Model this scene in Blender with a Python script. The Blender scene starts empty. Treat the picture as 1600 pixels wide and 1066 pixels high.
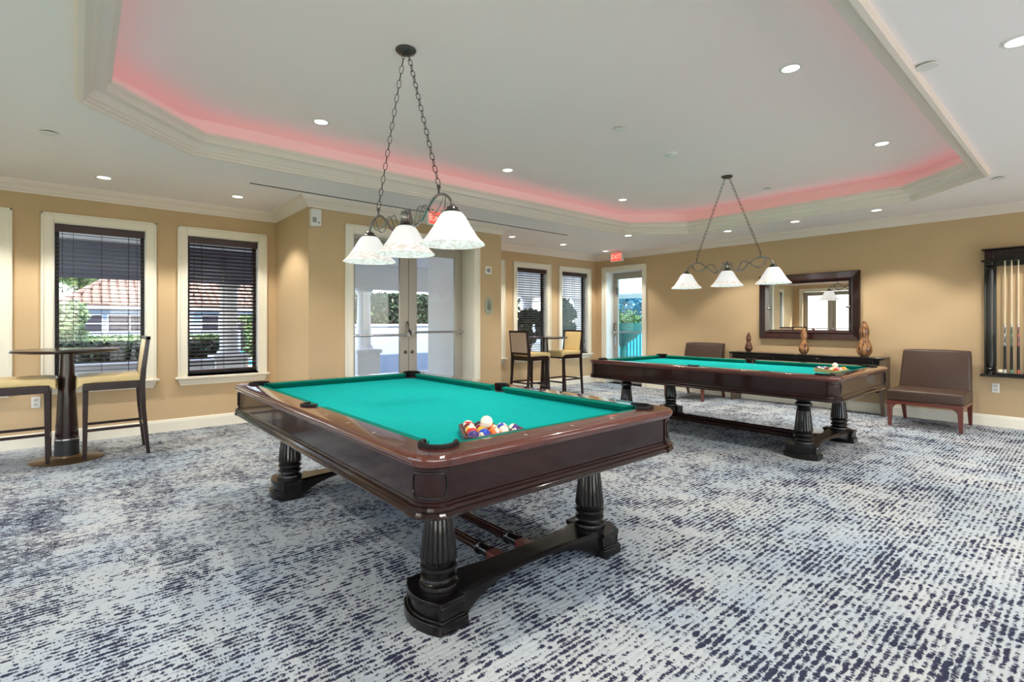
import bpy, bmesh, math, random
from mathutils import Vector, Matrix
random.seed(7)
PI = math.pi
scene = bpy.context.scene
col = scene.collection

# ------------------------------------------------------------------ camera
F_PX, V0, YAW, CAM_H = 788.58, 504.29, 0.7104, 1.31
cd = bpy.data.cameras.new('camera')
cd.sensor_fit = 'HORIZONTAL'; cd.sensor_width = 36.0
cd.lens = F_PX / 1600 * 36.0
cd.shift_y = -(533.0 - V0) / 1600.0
cd.clip_start = 0.05; cd.clip_end = 400
cam = bpy.data.objects.new('camera', cd); col.objects.link(cam)
cam.location = (0, 0, CAM_H)
cam.rotation_euler = (PI / 2, 0, -YAW)
scene.camera = cam

# ------------------------------------------------------------------ world, sun, exposure
world = bpy.data.worlds.new('world'); scene.world = world
world.use_nodes = True
wn = world.node_tree.nodes; wl = world.node_tree.links
wn.clear()
wo = wn.new('ShaderNodeOutputWorld'); wb = wn.new('ShaderNodeBackground')
sky = wn.new('ShaderNodeTexSky'); sky.sky_type = 'NISHITA'
sky.sun_disc = False; sky.sun_elevation = math.radians(42); sky.sun_rotation = math.radians(205)
sky.air_density = 1.0; sky.dust_density = 0.6; sky.ozone_density = 2.0
hs_ = wn.new('ShaderNodeHueSaturation'); hs_.inputs['Saturation'].default_value = 0.55
wl.new(sky.outputs[0], hs_.inputs['Color']); wl.new(hs_.outputs[0], wb.inputs[0]); wl.new(wb.outputs[0], wo.inputs[0])
wb.inputs[1].default_value = 0.52
sd = bpy.data.lights.new('sun', 'SUN'); sd.energy = 6.2; sd.angle = math.radians(0.6); sd.color = (1, 0.92, 0.82)
sun = bpy.data.objects.new('sun', sd); col.objects.link(sun)
sun.rotation_euler = (math.radians(48), 0, math.radians(-25))      # shines towards +Y, from behind the viewer
vs = scene.view_settings
vs.view_transform = 'Standard'; vs.look = 'None'; vs.exposure = 0.72; vs.gamma = 1.0
vs.use_curve_mapping = False
scene.cycles.use_denoising = True
scene.cycles.max_bounces = 8; scene.cycles.diffuse_bounces = 5; scene.cycles.glossy_bounces = 4
scene.cycles.transparent_max_bounces = 16
scene.cycles.caustics_reflective = False; scene.cycles.caustics_refractive = False
scene.cycles.sample_clamp_indirect = 6.0

CAN_W = 66.0          # recessed downlight power
PEND_W = 12.0         # pendant bulb power
LED_E = 0.72           # cove strip emission

# ------------------------------------------------------------------ materials
def lin(r, g, b):
    f = lambda c: (c / 255 / 12.92) if c / 255 <= 0.04045 else ((c / 255 + 0.055) / 1.055) ** 2.4
    return (f(r), f(g), f(b), 1.0)
MATS = {}
def mat(name, c, rough=0.5, metal=0.0, coat=0.0, spec=0.5, noise=None, emit=None, bump=None, coat_rough=0.06):
    if name in MATS: return MATS[name]
    m = bpy.data.materials.new(name); m.use_nodes = True
    nt = m.node_tree; p = nt.nodes['Principled BSDF']
    p.inputs['Base Color'].default_value = c
    p.inputs['Roughness'].default_value = rough
    p.inputs['Metallic'].default_value = metal
    p.inputs['Coat Weight'].default_value = coat
    p.inputs['Coat Roughness'].default_value = coat_rough
    p.inputs['Specular IOR Level'].default_value = spec
    if noise:      # (colour2, scale xyz, detail, lo, hi)
        c2, sc, det, lo, hi = noise
        tc = nt.nodes.new('ShaderNodeTexCoord'); mp = nt.nodes.new('ShaderNodeMapping')
        mp.inputs['Scale'].default_value = sc
        nz = nt.nodes.new('ShaderNodeTexNoise'); nz.inputs['Scale'].default_value = 1.0; nz.inputs['Detail'].default_value = det
        mr = nt.nodes.new('ShaderNodeMapRange'); mr.inputs[1].default_value = lo; mr.inputs[2].default_value = hi
        mx = nt.nodes.new('ShaderNodeMix'); mx.data_type = 'RGBA'
        mx.inputs[6].default_value = c; mx.inputs[7].default_value = c2
        nt.links.new(tc.outputs['Object'], mp.inputs[0]); nt.links.new(mp.outputs[0], nz.inputs['Vector'])
        nt.links.new(nz.outputs['Fac'], mr.inputs[0]); nt.links.new(mr.outputs[0], mx.inputs[0])
        nt.links.new(mx.outputs[2], p.inputs['Base Color'])
        if bump:
            bp = nt.nodes.new('ShaderNodeBump'); bp.inputs['Strength'].default_value = bump[0]; bp.inputs['Distance'].default_value = bump[1]
            nt.links.new(nz.outputs['Fac'], bp.inputs['Height']); nt.links.new(bp.outputs[0], p.inputs['Normal'])
    if emit:
        p.inputs['Emission Color'].default_value = emit[0]; p.inputs['Emission Strength'].default_value = emit[1]
    MATS[name] = m
    return m

def glass(name, tint=(1, 1, 1, 1), ior=1.45):
    m = bpy.data.materials.new(name); m.use_nodes = True
    nt = m.node_tree; nt.nodes.clear()
    o = nt.nodes.new('ShaderNodeOutputMaterial'); mx = nt.nodes.new('ShaderNodeMixShader')
    t = nt.nodes.new('ShaderNodeBsdfTransparent'); g = nt.nodes.new('ShaderNodeBsdfGlossy'); lw = nt.nodes.new('ShaderNodeLayerWeight'); pw = nt.nodes.new('ShaderNodeMath'); fr = nt.nodes.new('ShaderNodeMath')
    t.inputs[0].default_value = tint; g.inputs['Roughness'].default_value = 0.02; lw.inputs[0].default_value = 0.5
    pw.operation = 'POWER'; pw.inputs[1].default_value = 5.0; fr.operation = 'MULTIPLY_ADD'; fr.inputs[1].default_value = 0.90; fr.inputs[2].default_value = 0.03
    nt.links.new(lw.outputs['Facing'], pw.inputs[0]); nt.links.new(pw.outputs[0], fr.inputs[0])
    nt.links.new(fr.outputs[0], mx.inputs[0]); nt.links.new(t.outputs[0], mx.inputs[1]); nt.links.new(g.outputs[0], mx.inputs[2])
    nt.links.new(mx.outputs[0], o.inputs[0])
    MATS[name] = m
    return m

M_wall = mat('tan wall paint', lin(203, 175, 136), 0.75, noise=(lin(197, 169, 130), (1.2, 1.2, 1.2), 2, 0.3, 0.7))
M_ceil = mat('white ceiling paint', lin(247, 240, 238), 0.85)
M_trim = mat('cream trim paint', lin(236, 229, 211), 0.4)
M_tray = mat('warm white tray paint', lin(255, 238, 234), 0.85)
M_crown = mat('crown paint', lin(240, 226, 214), 0.5)
M_jamb = mat('white jamb paint', lin(238, 236, 230), 0.4)
M_doorm = mat('brushed beige door metal', lin(168, 161, 150), 0.35, 0.25)
M_steel = mat('brushed steel', lin(190, 190, 192), 0.25, 1.0)
M_dsteel = mat('dark aged steel', lin(96, 92, 88), 0.3, 1.0)
M_pewter = mat('pewter metal', lin(150, 146, 143), 0.22, 1.0)
M_bronze = mat('dark bronze sash', lin(34, 32, 34), 0.4, 0.2)
M_blind = mat('mahogany blind wood', lin(46, 27, 26), 0.35, coat=0.3, noise=(lin(62, 33, 30), (3, 40, 40), 3, 0.35, 0.7))
M_blindcord = mat('blind cord', lin(30, 22, 22), 0.8)
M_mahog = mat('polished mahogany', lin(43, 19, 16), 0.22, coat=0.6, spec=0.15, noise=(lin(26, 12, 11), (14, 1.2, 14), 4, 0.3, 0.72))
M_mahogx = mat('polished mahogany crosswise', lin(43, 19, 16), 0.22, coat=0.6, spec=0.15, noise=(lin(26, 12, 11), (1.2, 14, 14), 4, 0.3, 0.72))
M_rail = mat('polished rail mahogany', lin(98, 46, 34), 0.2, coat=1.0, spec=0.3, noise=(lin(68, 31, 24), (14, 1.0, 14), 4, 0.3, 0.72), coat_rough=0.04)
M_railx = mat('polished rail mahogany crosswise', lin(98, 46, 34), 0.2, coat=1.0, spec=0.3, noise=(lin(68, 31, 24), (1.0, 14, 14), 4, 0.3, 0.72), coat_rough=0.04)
M_ebony = mat('dark espresso wood', lin(19, 14, 12), 0.3, coat=0.5, spec=0.2, noise=(lin(12, 9, 8), (10, 10, 3), 3, 0.3, 0.7))
M_redwood = mat('red brown wood', lin(104, 48, 38), 0.3, coat=0.5)
M_cloth = mat('teal billiard cloth', lin(0, 158, 153), 0.95, spec=0.1, noise=(lin(2, 152, 147), (30, 30, 30), 4, 0.3, 0.7))
M_cush = mat('teal cushion cloth with painted shade', lin(0, 112, 96), 0.95, spec=0.1)  # same cloth as the bed, darkened: shade on the cushion faces in the colour
M_leather_bk = mat('black pocket leather', lin(22, 16, 15), 0.6, spec=0.2)
M_sight = mat('ivory sight inlay', lin(226, 212, 180), 0.3)
M_leather = mat('brown leather', lin(76, 57, 46), 0.38, spec=0.4, noise=(lin(66, 49, 40), (60, 60, 60), 3, 0.3, 0.7), bump=(0.08, 0.002))
M_tanleather = mat('tan stool leather', lin(214, 188, 132), 0.4)
M_palefab = mat('pale grey back fabric', lin(196, 182, 168), 0.7)
M_stoolwood = mat('dark stool wood', lin(38, 20, 17), 0.3, coat=0.4, spec=0.3)
M_brass = mat('dull bronze plate', lin(120, 100, 74), 0.35, 0.8)
M_mirror = mat('mirror silver', (0.92, 0.93, 0.93, 1), 0.0, 1.0)
M_plastic = mat('white plastic', lin(232, 230, 224), 0.4)
M_dark = mat('dark plastic', lin(30, 30, 32), 0.5)
M_grey = mat('grey plastic', lin(150, 150, 150), 0.5)
M_white = mat('exterior white stucco', lin(208, 212, 218), 0.85)
M_col = mat('bright white porch paint', lin(247, 249, 251), 0.8)
M_lens = mat('downlight lens', lin(255, 250, 240), 0.5, emit=((1, 0.96, 0.9, 1), 2.6))
M_led = mat('pink led strip', lin(255, 120, 130), 0.5, emit=((1.0, 0.50, 0.60, 1), LED_E))
M_exit = mat('lit red exit panel', lin(240, 70, 60), 0.5, emit=((1.0, 0.07, 0.05, 1), 0.95))
M_exitl = mat('pale exit letters', lin(255, 190, 170), 0.5, emit=((1.0, 0.45, 0.34, 1), 0.7))
G_clear = glass('clear pane'); G_teal = glass('teal tinted pane', (0.80, 0.97, 1.0, 1))

def shade_mat(name, e, tint, tr):
    m = bpy.data.materials.new(name); m.use_nodes = True
    nt = m.node_tree; nt.nodes.clear()
    o = nt.nodes.new('ShaderNodeOutputMaterial'); ad = nt.nodes.new('ShaderNodeAddShader'); mx = nt.nodes.new('ShaderNodeMixShader')
    d = nt.nodes.new('ShaderNodeBsdfDiffuse'); t = nt.nodes.new('ShaderNodeBsdfTranslucent'); em = nt.nodes.new('ShaderNodeEmission')
    d.inputs[0].default_value = tint; t.inputs[0].default_value = tint; em.inputs[0].default_value = tint; em.inputs[1].default_value = e
    mx.inputs[0].default_value = tr
    nt.links.new(d.outputs[0], mx.inputs[1]); nt.links.new(t.outputs[0], mx.inputs[2])
    nt.links.new(mx.outputs[0], ad.inputs[0]); nt.links.new(em.outputs[0], ad.inputs[1]); nt.links.new(ad.outputs[0], o.inputs[0])
    MATS[name] = m; return m
def etched(m):
    nt = m.node_tree; tc = nt.nodes.new('ShaderNodeTexCoord'); mp = nt.nodes.new('ShaderNodeMapping'); mp.inputs['Scale'].default_value = (34, 34, 60)
    nz = nt.nodes.new('ShaderNodeTexNoise'); nz.inputs['Scale'].default_value = 1.0; nz.inputs['Detail'].default_value = 1.0
    cr = nt.nodes.new('ShaderNodeValToRGB'); cr.color_ramp.elements[0].position = 0.42; cr.color_ramp.elements[0].color = (0.62, 0.575, 0.54, 1); cr.color_ramp.elements[1].position = 0.56; cr.color_ramp.elements[1].color = (0.80, 0.77, 0.74, 1)
    nt.links.new(tc.outputs['Object'], mp.inputs[0]); nt.links.new(mp.outputs[0], nz.inputs['Vector']); nt.links.new(nz.outputs['Fac'], cr.inputs[0])
    for n in nt.nodes:
        if n.type in ('BSDF_DIFFUSE', 'EMISSION'): nt.links.new(cr.outputs[0], n.inputs[0])
    return m
M_shade = shade_mat('glowing white alabaster glass', 0.30, (0.86, 0.86, 0.87, 1), 0.03)
M_band = etched(shade_mat('glowing leaf pattern glass', 0.42, (0.72, 0.69, 0.65, 1), 0.006))

def carpet_mat():
    m = bpy.data.materials.new('woven navy and pale blue carpet'); m.use_nodes = True
    nt = m.node_tree; N = nt.nodes; Lk = nt.links; p = N['Principled BSDF']
    p.inputs['Roughness'].default_value = 1.0; p.inputs['Specular IOR Level'].default_value = 0.05
    def math_(op, a, b=None, c=None, clamp=False):
        n = N.new('ShaderNodeMath'); n.operation = op; n.use_clamp = clamp
        for i, v in enumerate((a, b, c)):
            if v is None: continue
            if isinstance(v, (int, float)): n.inputs[i].default_value = v
            else: Lk.new(v, n.inputs[i])
        return n.outputs[0]
    tc = N.new('ShaderNodeTexCoord'); sp = N.new('ShaderNodeSeparateXYZ'); Lk.new(tc.outputs['Object'], sp.inputs[0])
    X, Y = sp.outputs[0], sp.outputs[1]
    def noise(vx, vy, scale, detail=2, rough=0.5, vz=0.0):
        cb = N.new('ShaderNodeCombineXYZ')
        for i, v in enumerate((vx, vy, vz)):
            if isinstance(v, (int, float)): cb.inputs[i].default_value = v
            else: Lk.new(v, cb.inputs[i])
        n = N.new('ShaderNodeTexNoise'); n.inputs['Scale'].default_value = scale; n.inputs['Detail'].default_value = detail
        n.inputs['Roughness'].default_value = rough
        Lk.new(cb.outputs[0], n.inputs['Vector']); return n.outputs['Fac']
    # gentle wobble of the ribs
    wob = math_('MULTIPLY', math_('SUBTRACT', noise(X, Y, 13.0, 3), 0.5), 0.022)
    Yw = math_('ADD', Y, wob)
    P = 0.028
    r = math_('DIVIDE', Yw, P); row = math_('FLOOR', r); fr = math_('SUBTRACT', r, row)
    edge = math_('ABSOLUTE', math_('SUBTRACT', fr, 0.5))              # 0 in the middle of a groove, 0.5 on a rib
    n1 = noise(math_('MULTIPLY', X, 24.0), math_('MULTIPLY', row, 0.9), 1.0, 3, 0.62)
    n2 = noise(math_('MULTIPLY', X, 130.0), math_('MULTIPLY', Y, 70.0), 1.0, 3, 0.65, 3.0)
    big = noise(math_('MULTIPLY', X, 3.4), math_('MULTIPLY', Y, 4.6), 1.0, 3, 0.55, 7.0)
    huge = noise(math_('MULTIPLY', X, 0.75), math_('MULTIPLY', Y, 0.75), 1.0, 2, 0.5, 11.0)
    bandx = noise(math_('MULTIPLY', X, 6.5), math_('MULTIPLY', Y, 0.35), 1.0, 2, 0.6, 17.0)
    blob = noise(math_('MULTIPLY', X, 20.0), math_('MULTIPLY', Y, 27.0), 1.0, 3, 0.6, 31.0)
    s = math_('ADD', math_('MULTIPLY', n1, 0.75), math_('MULTIPLY', big, 0.55)); s = math_('ADD', s, math_('MULTIPLY', blob, 0.75))
    s = math_('ADD', s, math_('MULTIPLY', bandx, 0.34)); s = math_('ADD', s, math_('MULTIPLY', huge, 0.20))
    s = math_('ADD', s, math_('MULTIPLY', math_('SUBTRACT', n2, 0.5), 0.75))
    # ribs stay pale except in the densest patches
    s = math_('SUBTRACT', s, math_('MULTIPLY', math_('POWER', math_('MULTIPLY', edge, 2.0), 2.0), 0.27))
    mr = N.new('ShaderNodeMapRange'); mr.interpolation_type = 'SMOOTHSTEP'
    mr.inputs[1].default_value = 1.215; mr.inputs[2].default_value = 1.325; Lk.new(s, mr.inputs[0])
    dark = mr.outputs[0]
    pale = N.new('ShaderNodeMix'); pale.data_type = 'RGBA'
    pale.inputs[6].default_value = lin(181, 183, 182); pale.inputs[7].default_value = lin(160, 171, 180)
    tone = N.new('ShaderNodeMapRange'); tone.inputs[1].default_value = 0.35; tone.inputs[2].default_value = 0.65
    Lk.new(noise(math_('MULTIPLY', X, 1.3), math_('MULTIPLY', Y, 1.3), 1.0, 3, 0.6, 23.0), tone.inputs[0]); Lk.new(tone.outputs[0], pale.inputs[0])
    navy = N.new('ShaderNodeMix'); navy.data_type = 'RGBA'
    navy.inputs[6].default_value = lin(38, 40, 64); navy.inputs[7].default_value = lin(62, 64, 78)
    Lk.new(n2, navy.inputs[0])
    mx = N.new('ShaderNodeMix'); mx.data_type = 'RGBA'
    Lk.new(dark, mx.inputs[0]); Lk.new(pale.outputs[2], mx.inputs[6]); Lk.new(navy.outputs[2], mx.inputs[7])
    Lk.new(mx.outputs[2], p.inputs['Base Color'])
    bp = N.new('ShaderNodeBump'); bp.inputs['Strength'].default_value = 0.5; bp.inputs['Distance'].default_value = 0.006
    h = math_('SUBTRACT', math_('MULTIPLY', edge, 1.0), math_('MULTIPLY', dark, 0.6)); Lk.new(h, bp.inputs['Height']); Lk.new(bp.outputs[0], p.inputs['Normal'])
    return m
M_carpet = carpet_mat()

# ------------------------------------------------------------------ mesh helpers
class MB:
    def __init__(s): s.v = []; s.f = []; s.mi = []; s.M = None; s.cur = 0
    def add(s, vs_, fs_):
        b = len(s.v)
        for p in vs_:
            p = Vector(p)
            if s.M is not None: p = s.M @ p
            s.v.append(tuple(p))
        for f in fs_: s.f.append([i + b for i in f]); s.mi.append(s.cur)
        return s
    def box(s, x0, x1, y0, y1, z0, z1):
        return s.add([(x0, y0, z0), (x1, y0, z0), (x1, y1, z0), (x0, y1, z0), (x0, y0, z1), (x1, y0, z1), (x1, y1, z1), (x0, y1, z1)],
              [(0, 3, 2, 1), (4, 5, 6, 7), (0, 1, 5, 4), (1, 2, 6, 5), (2, 3, 7, 6), (3, 0, 4, 7)])
    def taper(s, a, b, z0, z1):     # a, b = (cx, cy, wx, wy) at z0 and z1
        vs_ = []
        for (cx, cy, wx, wy), z in ((a, z0), (b, z1)):
            vs_ += [(cx - wx / 2, cy - wy / 2, z), (cx + wx / 2, cy - wy / 2, z), (cx + wx / 2, cy + wy / 2, z), (cx - wx / 2, cy + wy / 2, z)]
        return s.add(vs_, [(0, 3, 2, 1), (4, 5, 6, 7), (0, 1, 5, 4), (1, 2, 6, 5), (2, 3, 7, 6), (3, 0, 4, 7)])
    def prism(s, poly, a0, a1, axis='z'):
        n = len(poly)
        def P(p, a):
            if axis == 'z': return (p[0], p[1], a)
            if axis == 'y': return (p[0], a, p[1])
            return (a, p[0], p[1])
        return s.add([P(p, a0) for p in poly] + [P(p, a1) for p in poly],
              [list(range(n))[::-1], [n + i for i in range(n)]] + [(i, (i + 1) % n, n + (i + 1) % n, n + i) for i in range(n)])
    def lathe(s, prof, n=24, cx=0, cy=0, capped=True, mod=None):
        vs_ = []; fs_ = []
        for j, (r, z) in enumerate(prof):
            for i in range(n):
                a = 2 * PI * i / n; rr = r * (mod(a, j) if mod else 1)
                vs_.append((cx + rr * math.cos(a), cy + rr * math.sin(a), z))
        for j in range(len(prof) - 1):
            for i in range(n):
                k = (i + 1) % n; fs_.append((j * n + i, j * n + k, (j + 1) * n + k, (j + 1) * n + i))
        if capped:
            fs_.append(list(range(n))[::-1]); fs_.append([(len(prof) - 1) * n + i for i in range(n)])
        return s.add(vs_, fs_)
    def tube(s, pts, r, n=8, closed=False, cap=True):
        pts = [Vector(p) for p in pts]; m = len(pts); rr = r if isinstance(r, (list, tuple)) else [r] * m
        vs_ = []; fs_ = []; up = None
        for i, p in enumerate(pts):
            a = pts[i - 1] if (i > 0 or closed) else p; b = pts[(i + 1) % m] if (i < m - 1 or closed) else p
            t = (b - a).normalized()
            if up is None:
                up = Vector((0, 0, 1)) if abs(t.z) < 0.9 else Vector((1, 0, 0))
            u = (up - t * up.dot(t)).normalized(); w = t.cross(u); up = u
            for k in range(n):
                q = 2 * PI * k / n; vs_.append(p + (u * math.cos(q) + w * math.sin(q)) * rr[i])
        for i in range(m if closed else m - 1):
            j = (i + 1) % m
            for k in range(n):
                l = (k + 1) % n; fs_.append((i * n + k, i * n + l, j * n + l, j * n + k))
        if cap and not closed:
            fs_.append(list(range(n))[::-1]); fs_.append([(m - 1) * n + k for k in range(n)])
        return s.add(vs_, fs_)
    def rings(s, path, prof, closed, edges=None, cap=True):
        """sweep profile [(d, z)] along a plan path; d points to the left of the direction of travel, mitred"""
        path = [Vector(p) for p in path]; n = len(path); k = len(prof); nrm = []
        for i in range(n):
            e = []
            if closed or i > 0: e.append((path[i] - path[i - 1]).normalized())
            if closed or i < n - 1: e.append((path[(i + 1) % n] - path[i]).normalized())
            ns = [Vector((-t.y, t.x)) for t in e]
            a = sum(ns, Vector((0, 0))).normalized(); a = a / max(0.25, a.dot(ns[0])); nrm.append(a)
        R = [[(path[i].x + nrm[i].x * d, path[i].y + nrm[i].y * d, z) for d, z in prof] for i in range(n)]
        for i in (edges if edges is not None else range(n if closed else n - 1)):
            A, B = R[i], R[(i + 1) % n]
            fs_ = [(q, (q + 1) % k, k + (q + 1) % k, k + q) for q in range(k)]
            if cap: fs_ += [list(range(k))[::-1], [k + q for q in range(k)]]
            s.add(A + B, fs_)
        return s
    def build(s, name, mats, parent=None, smooth=None, bevel=0, loc=None, seg=2, normals=True):
        me = bpy.data.meshes.new(name); me.from_pydata(s.v, [], s.f)
        if not isinstance(mats, (list, tuple)): mats = [mats]
        for m in mats: me.materials.append(m)
        if len(mats) > 1: me.polygons.foreach_set('material_index', s.mi)
        if normals:
            bm = bmesh.new(); bm.from_mesh(me); bmesh.ops.recalc_face_normals(bm, faces=bm.faces); bm.to_mesh(me); bm.free()
        if smooth is not None:
            me.polygons.foreach_set('use_smooth', [True] * len(me.polygons))
            me.set_sharp_from_angle(angle=math.radians(smooth))
        me.update()
        o = bpy.data.objects.new(name, me); col.objects.link(o)
        if parent is not None: o.parent = parent
        if loc is not None: o.location = loc
        if bevel:
            b = o.modifiers.new('bevel', 'BEVEL'); b.width = bevel; b.segments = seg; b.limit_method = 'ANGLE'; b.angle_limit = math.radians(40)
            b.harden_normals = False
            if smooth is None:
                me.polygons.foreach_set('use_smooth', [True] * len(me.polygons)); me.set_sharp_from_angle(angle=math.radians(35))
        return o
def tag(o, label=None, cat=None, group=None, kind=None):
    if label: o['label'] = label
    if cat: o['category'] = cat
    if group: o['group'] = group
    if kind: o['kind'] = kind
    return o
def thing(name, label, cat, loc=(0, 0, 0), rz=0, group=None):
    o = bpy.data.objects.new(name, None); col.objects.link(o); o.location = loc; o.rotation_euler = (0, 0, rz)
    o.empty_display_size = 0.1
    return tag(o, label, cat, group)
def share(src, name, parent, loc=(0, 0, 0), rot=(0, 0, 0), scale=None):
    o = bpy.data.objects.new(name, src.data); col.objects.link(o); o.parent = parent; o.location = loc; o.rotation_euler = rot
    if scale: o.scale = scale
    return o
def copy_tree(o, parent=None):
    c = o.copy(); col.objects.link(c); c.parent = parent
    for ch in list(o.children): copy_tree(ch, c)
    return c
def dup(root, loc, rz, label, group=None):
    c = copy_tree(root); c.location = loc; c.rotation_euler = (0, 0, rz); c['label'] = label
    if group: c['group'] = group
    return c
def struct(o): o['kind'] = 'structure'; return o
def spline(pts, n=8):
    """Catmull-Rom through points"""
    P = [Vector(p) for p in pts]; P = [P[0] * 2 - P[1]] + P + [P[-1] * 2 - P[-2]]; out = []
    for i in range(1, len(P) - 2):
        for k in range(n):
            t = k / n; a, b, c, d = P[i - 1], P[i], P[i + 1], P[i + 2]
            out.append(0.5 * ((2 * b) + (c - a) * t + (2 * a - 5 * b + 4 * c - d) * t * t + (3 * b - a - 3 * c + d) * t ** 3))
    out.append(P[-2]); return out
def text_mesh(name, body, size, m, parent, loc, rot, extrude=0.0015):
    cu = bpy.data.curves.new(name, 'FONT'); cu.body = body; cu.size = size; cu.extrude = extrude; cu.align_x = 'CENTER'; cu.align_y = 'CENTER'
    t = bpy.data.objects.new(name + '_tmp', cu); col.objects.link(t)
    me = bpy.data.meshes.new_from_object(t); bpy.data.objects.remove(t); bpy.data.curves.remove(cu)
    me.materials.clear(); me.materials.append(m)
    o = bpy.data.objects.new(name, me); col.objects.link(o); o.parent = parent; o.location = loc; o.rotation_euler = rot
    return o

# ------------------------------------------------------------------ the room
XL, XR, YN, YF = -2.45, 8.752, -3.2, 7.305          # left, right, near and far wall faces
BX0, BX1, BY = 2.046, 4.963, 6.028                 # the bay with the double doors
ZC, ZT = 2.78, 3.11                                # soffit ceiling, raised tray ceiling
TOPW = 3.2
def wall_mesh(name, axis, pos, thick, a0, a1, openings, z0=0.0, z1=TOPW, m=M_wall):
    """wall slab; axis 'y' = plane y=pos facing the room, thick signed; openings [(a0,a1,z0,z1)]"""
    As = sorted({a0, a1} | {o[0] for o in openings} | {o[1] for o in openings})
    Zs = sorted({z0, z1} | {o[2] for o in openings} | {o[3] for o in openings})
    mb = MB()
    def P(a, d, z): return (a, pos + d, z) if axis == 'y' else (pos + d, a, z)
    for i in range(len(As) - 1):
        for j in range(len(Zs) - 1):
            ca, cz = (As[i] + As[i + 1]) / 2, (Zs[j] + Zs[j + 1]) / 2
            if any(o[0] < ca < o[1] and o[2] < cz < o[3] for o in openings): continue
            for d in (0, thick):
                mb.add([P(As[i], d, Zs[j]), P(As[i + 1], d, Zs[j]), P(As[i + 1], d, Zs[j + 1]), P(As[i], d, Zs[j + 1])], [(0, 1, 2, 3)])
    for (b0, b1, c0, c1) in openings + [(a0, a1, z0, z1)]:
        mb.add([P(b0, 0, c0), P(b1, 0, c0), P(b1, 0, c1), P(b0, 0, c1), P(b0, thick, c0), P(b1, thick, c0), P(b1, thick, c1), P(b0, thick, c1)],
               [(0, 1, 5, 4), (1, 2, 6, 5), (2, 3, 7, 6), (3, 0, 4, 7)])
    return struct(mb.build(name, m, normals=False))

floor = struct(MB().box(XL - 0.3, XR + 0.3, YN - 0.3, YF + 0.25, -0.08, 0).build('floor', M_carpet))
WT = 0.16
WZ0, WZ1 = 0.667, 2.388
win_far = [(-1.42, -0.61), (-0.198, 0.607), (1.018, 1.828), (5.19, 6.0), (6.41, 7.22), (7.655, 8.465)]
wall_mesh('wall_far_left', 'y', YF, WT, XL, BX0, [(a, b, WZ0, WZ1) for a, b in win_far[:3]])
wall_mesh('wall_far_right', 'y', YF, WT, BX1, XR + 0.3, [(a, b, WZ0, WZ1) for a, b in win_far[3:]])
DD0, DD1, DDZ = 2.585, 4.435, 2.42
wall_mesh('wall_bay_front', 'y', BY, 0.30, BX0, BX1, [(DD0, DD1, 0.0, DDZ)])
wall_mesh('wall_bay_left', 'x', BX0, 0.15, BY + 0.30, YF, [])
wall_mesh('wall_bay_right', 'x', BX1, -0.15, BY + 0.30, YF, [])
wall_mesh('wall_bay_outside', 'x', BX1 - 0.155, -0.04, BY + 0.30, YF + 0.55, [], m=M_col)
SD0, SD1, SDZ = 6.09, 7.02, 2.41
wall_mesh('wall_right', 'x', XR, 0.30, YN, YF, [(SD0, SD1, 0.0, SDZ)])
near_op = [(-2.1, 0.1), (0.6, 2.8), (3.3, 5.5), (6.0, 8.2)]
wall_mesh('wall_near', 'y', YN, -0.2, XL, XR, [(a, b, 0.0, 2.45) for a, b in near_op])
wall_mesh('wall_left', 'x', XL, -0.2, YN, YF, [(-2.2, 0.2, 0.3, 2.45), (0.8, 2.6, 0.3, 2.45), (3.0, 4.6, 0.3, 2.45), (5.2, 7.0, 0.0, 2.42)])

# tray ceiling
TX0, TX1, TY0, TY1, TC = 0.02, 7.5, 0.72, 5.06, 0.73
def octagon(d):
    x0, x1, y0, y1 = TX0 + d, TX1 - d, TY0 + d, TY1 - d; c = TC + d * (math.sqrt(2) - 2)
    return [(x0 + c, y0), (x1 - c, y0), (x1, y0 + c), (x1, y1 - c), (x1 - c, y1), (x0 + c, y1), (x0, y1 - c), (x0, y0 + c)]
mb = MB()
rc = [(XL, YN), (XR, YN), (XR, YF), (XL, YF)]; oc = octagon(-0.02)
vv = [(x, y, ZC) for x, y in rc] + [(x, y, ZC) for x, y in oc]
mb.add(vv, [(0, 1, 5, 4), (1, 6, 5), (1, 2, 7, 6), (2, 8, 7), (2, 3, 9, 8), (3, 10, 9), (3, 0, 11, 10), (0, 4, 11)])
ceiling = struct(mb.build('ceiling', M_ceil, normals=False))
ow = octagon(-0.12)
mb = MB(); mb.add([(x, y, ZT) for x, y in ow], [list(range(8))]); mb.build('tray_panel', M_tray, ceiling, normals=False)
for i in range(8):
    a, b = ow[i], ow[(i + 1) % 8]
    MB().add([(a[0], a[1], ZC + 0.05), (b[0], b[1], ZC + 0.05), (b[0], b[1], ZT), (a[0], a[1], ZT)], [(0, 1, 2, 3)]).build('tray_wall', M_tray, ceiling, normals=False)
struct(MB().box(XL - 0.4, XR + 0.5, YN - 0.4, YF + 0.5, TOPW, TOPW + 0.2).build('roof', M_white))  # unseen slab added over the ceiling to block the sun
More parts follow.
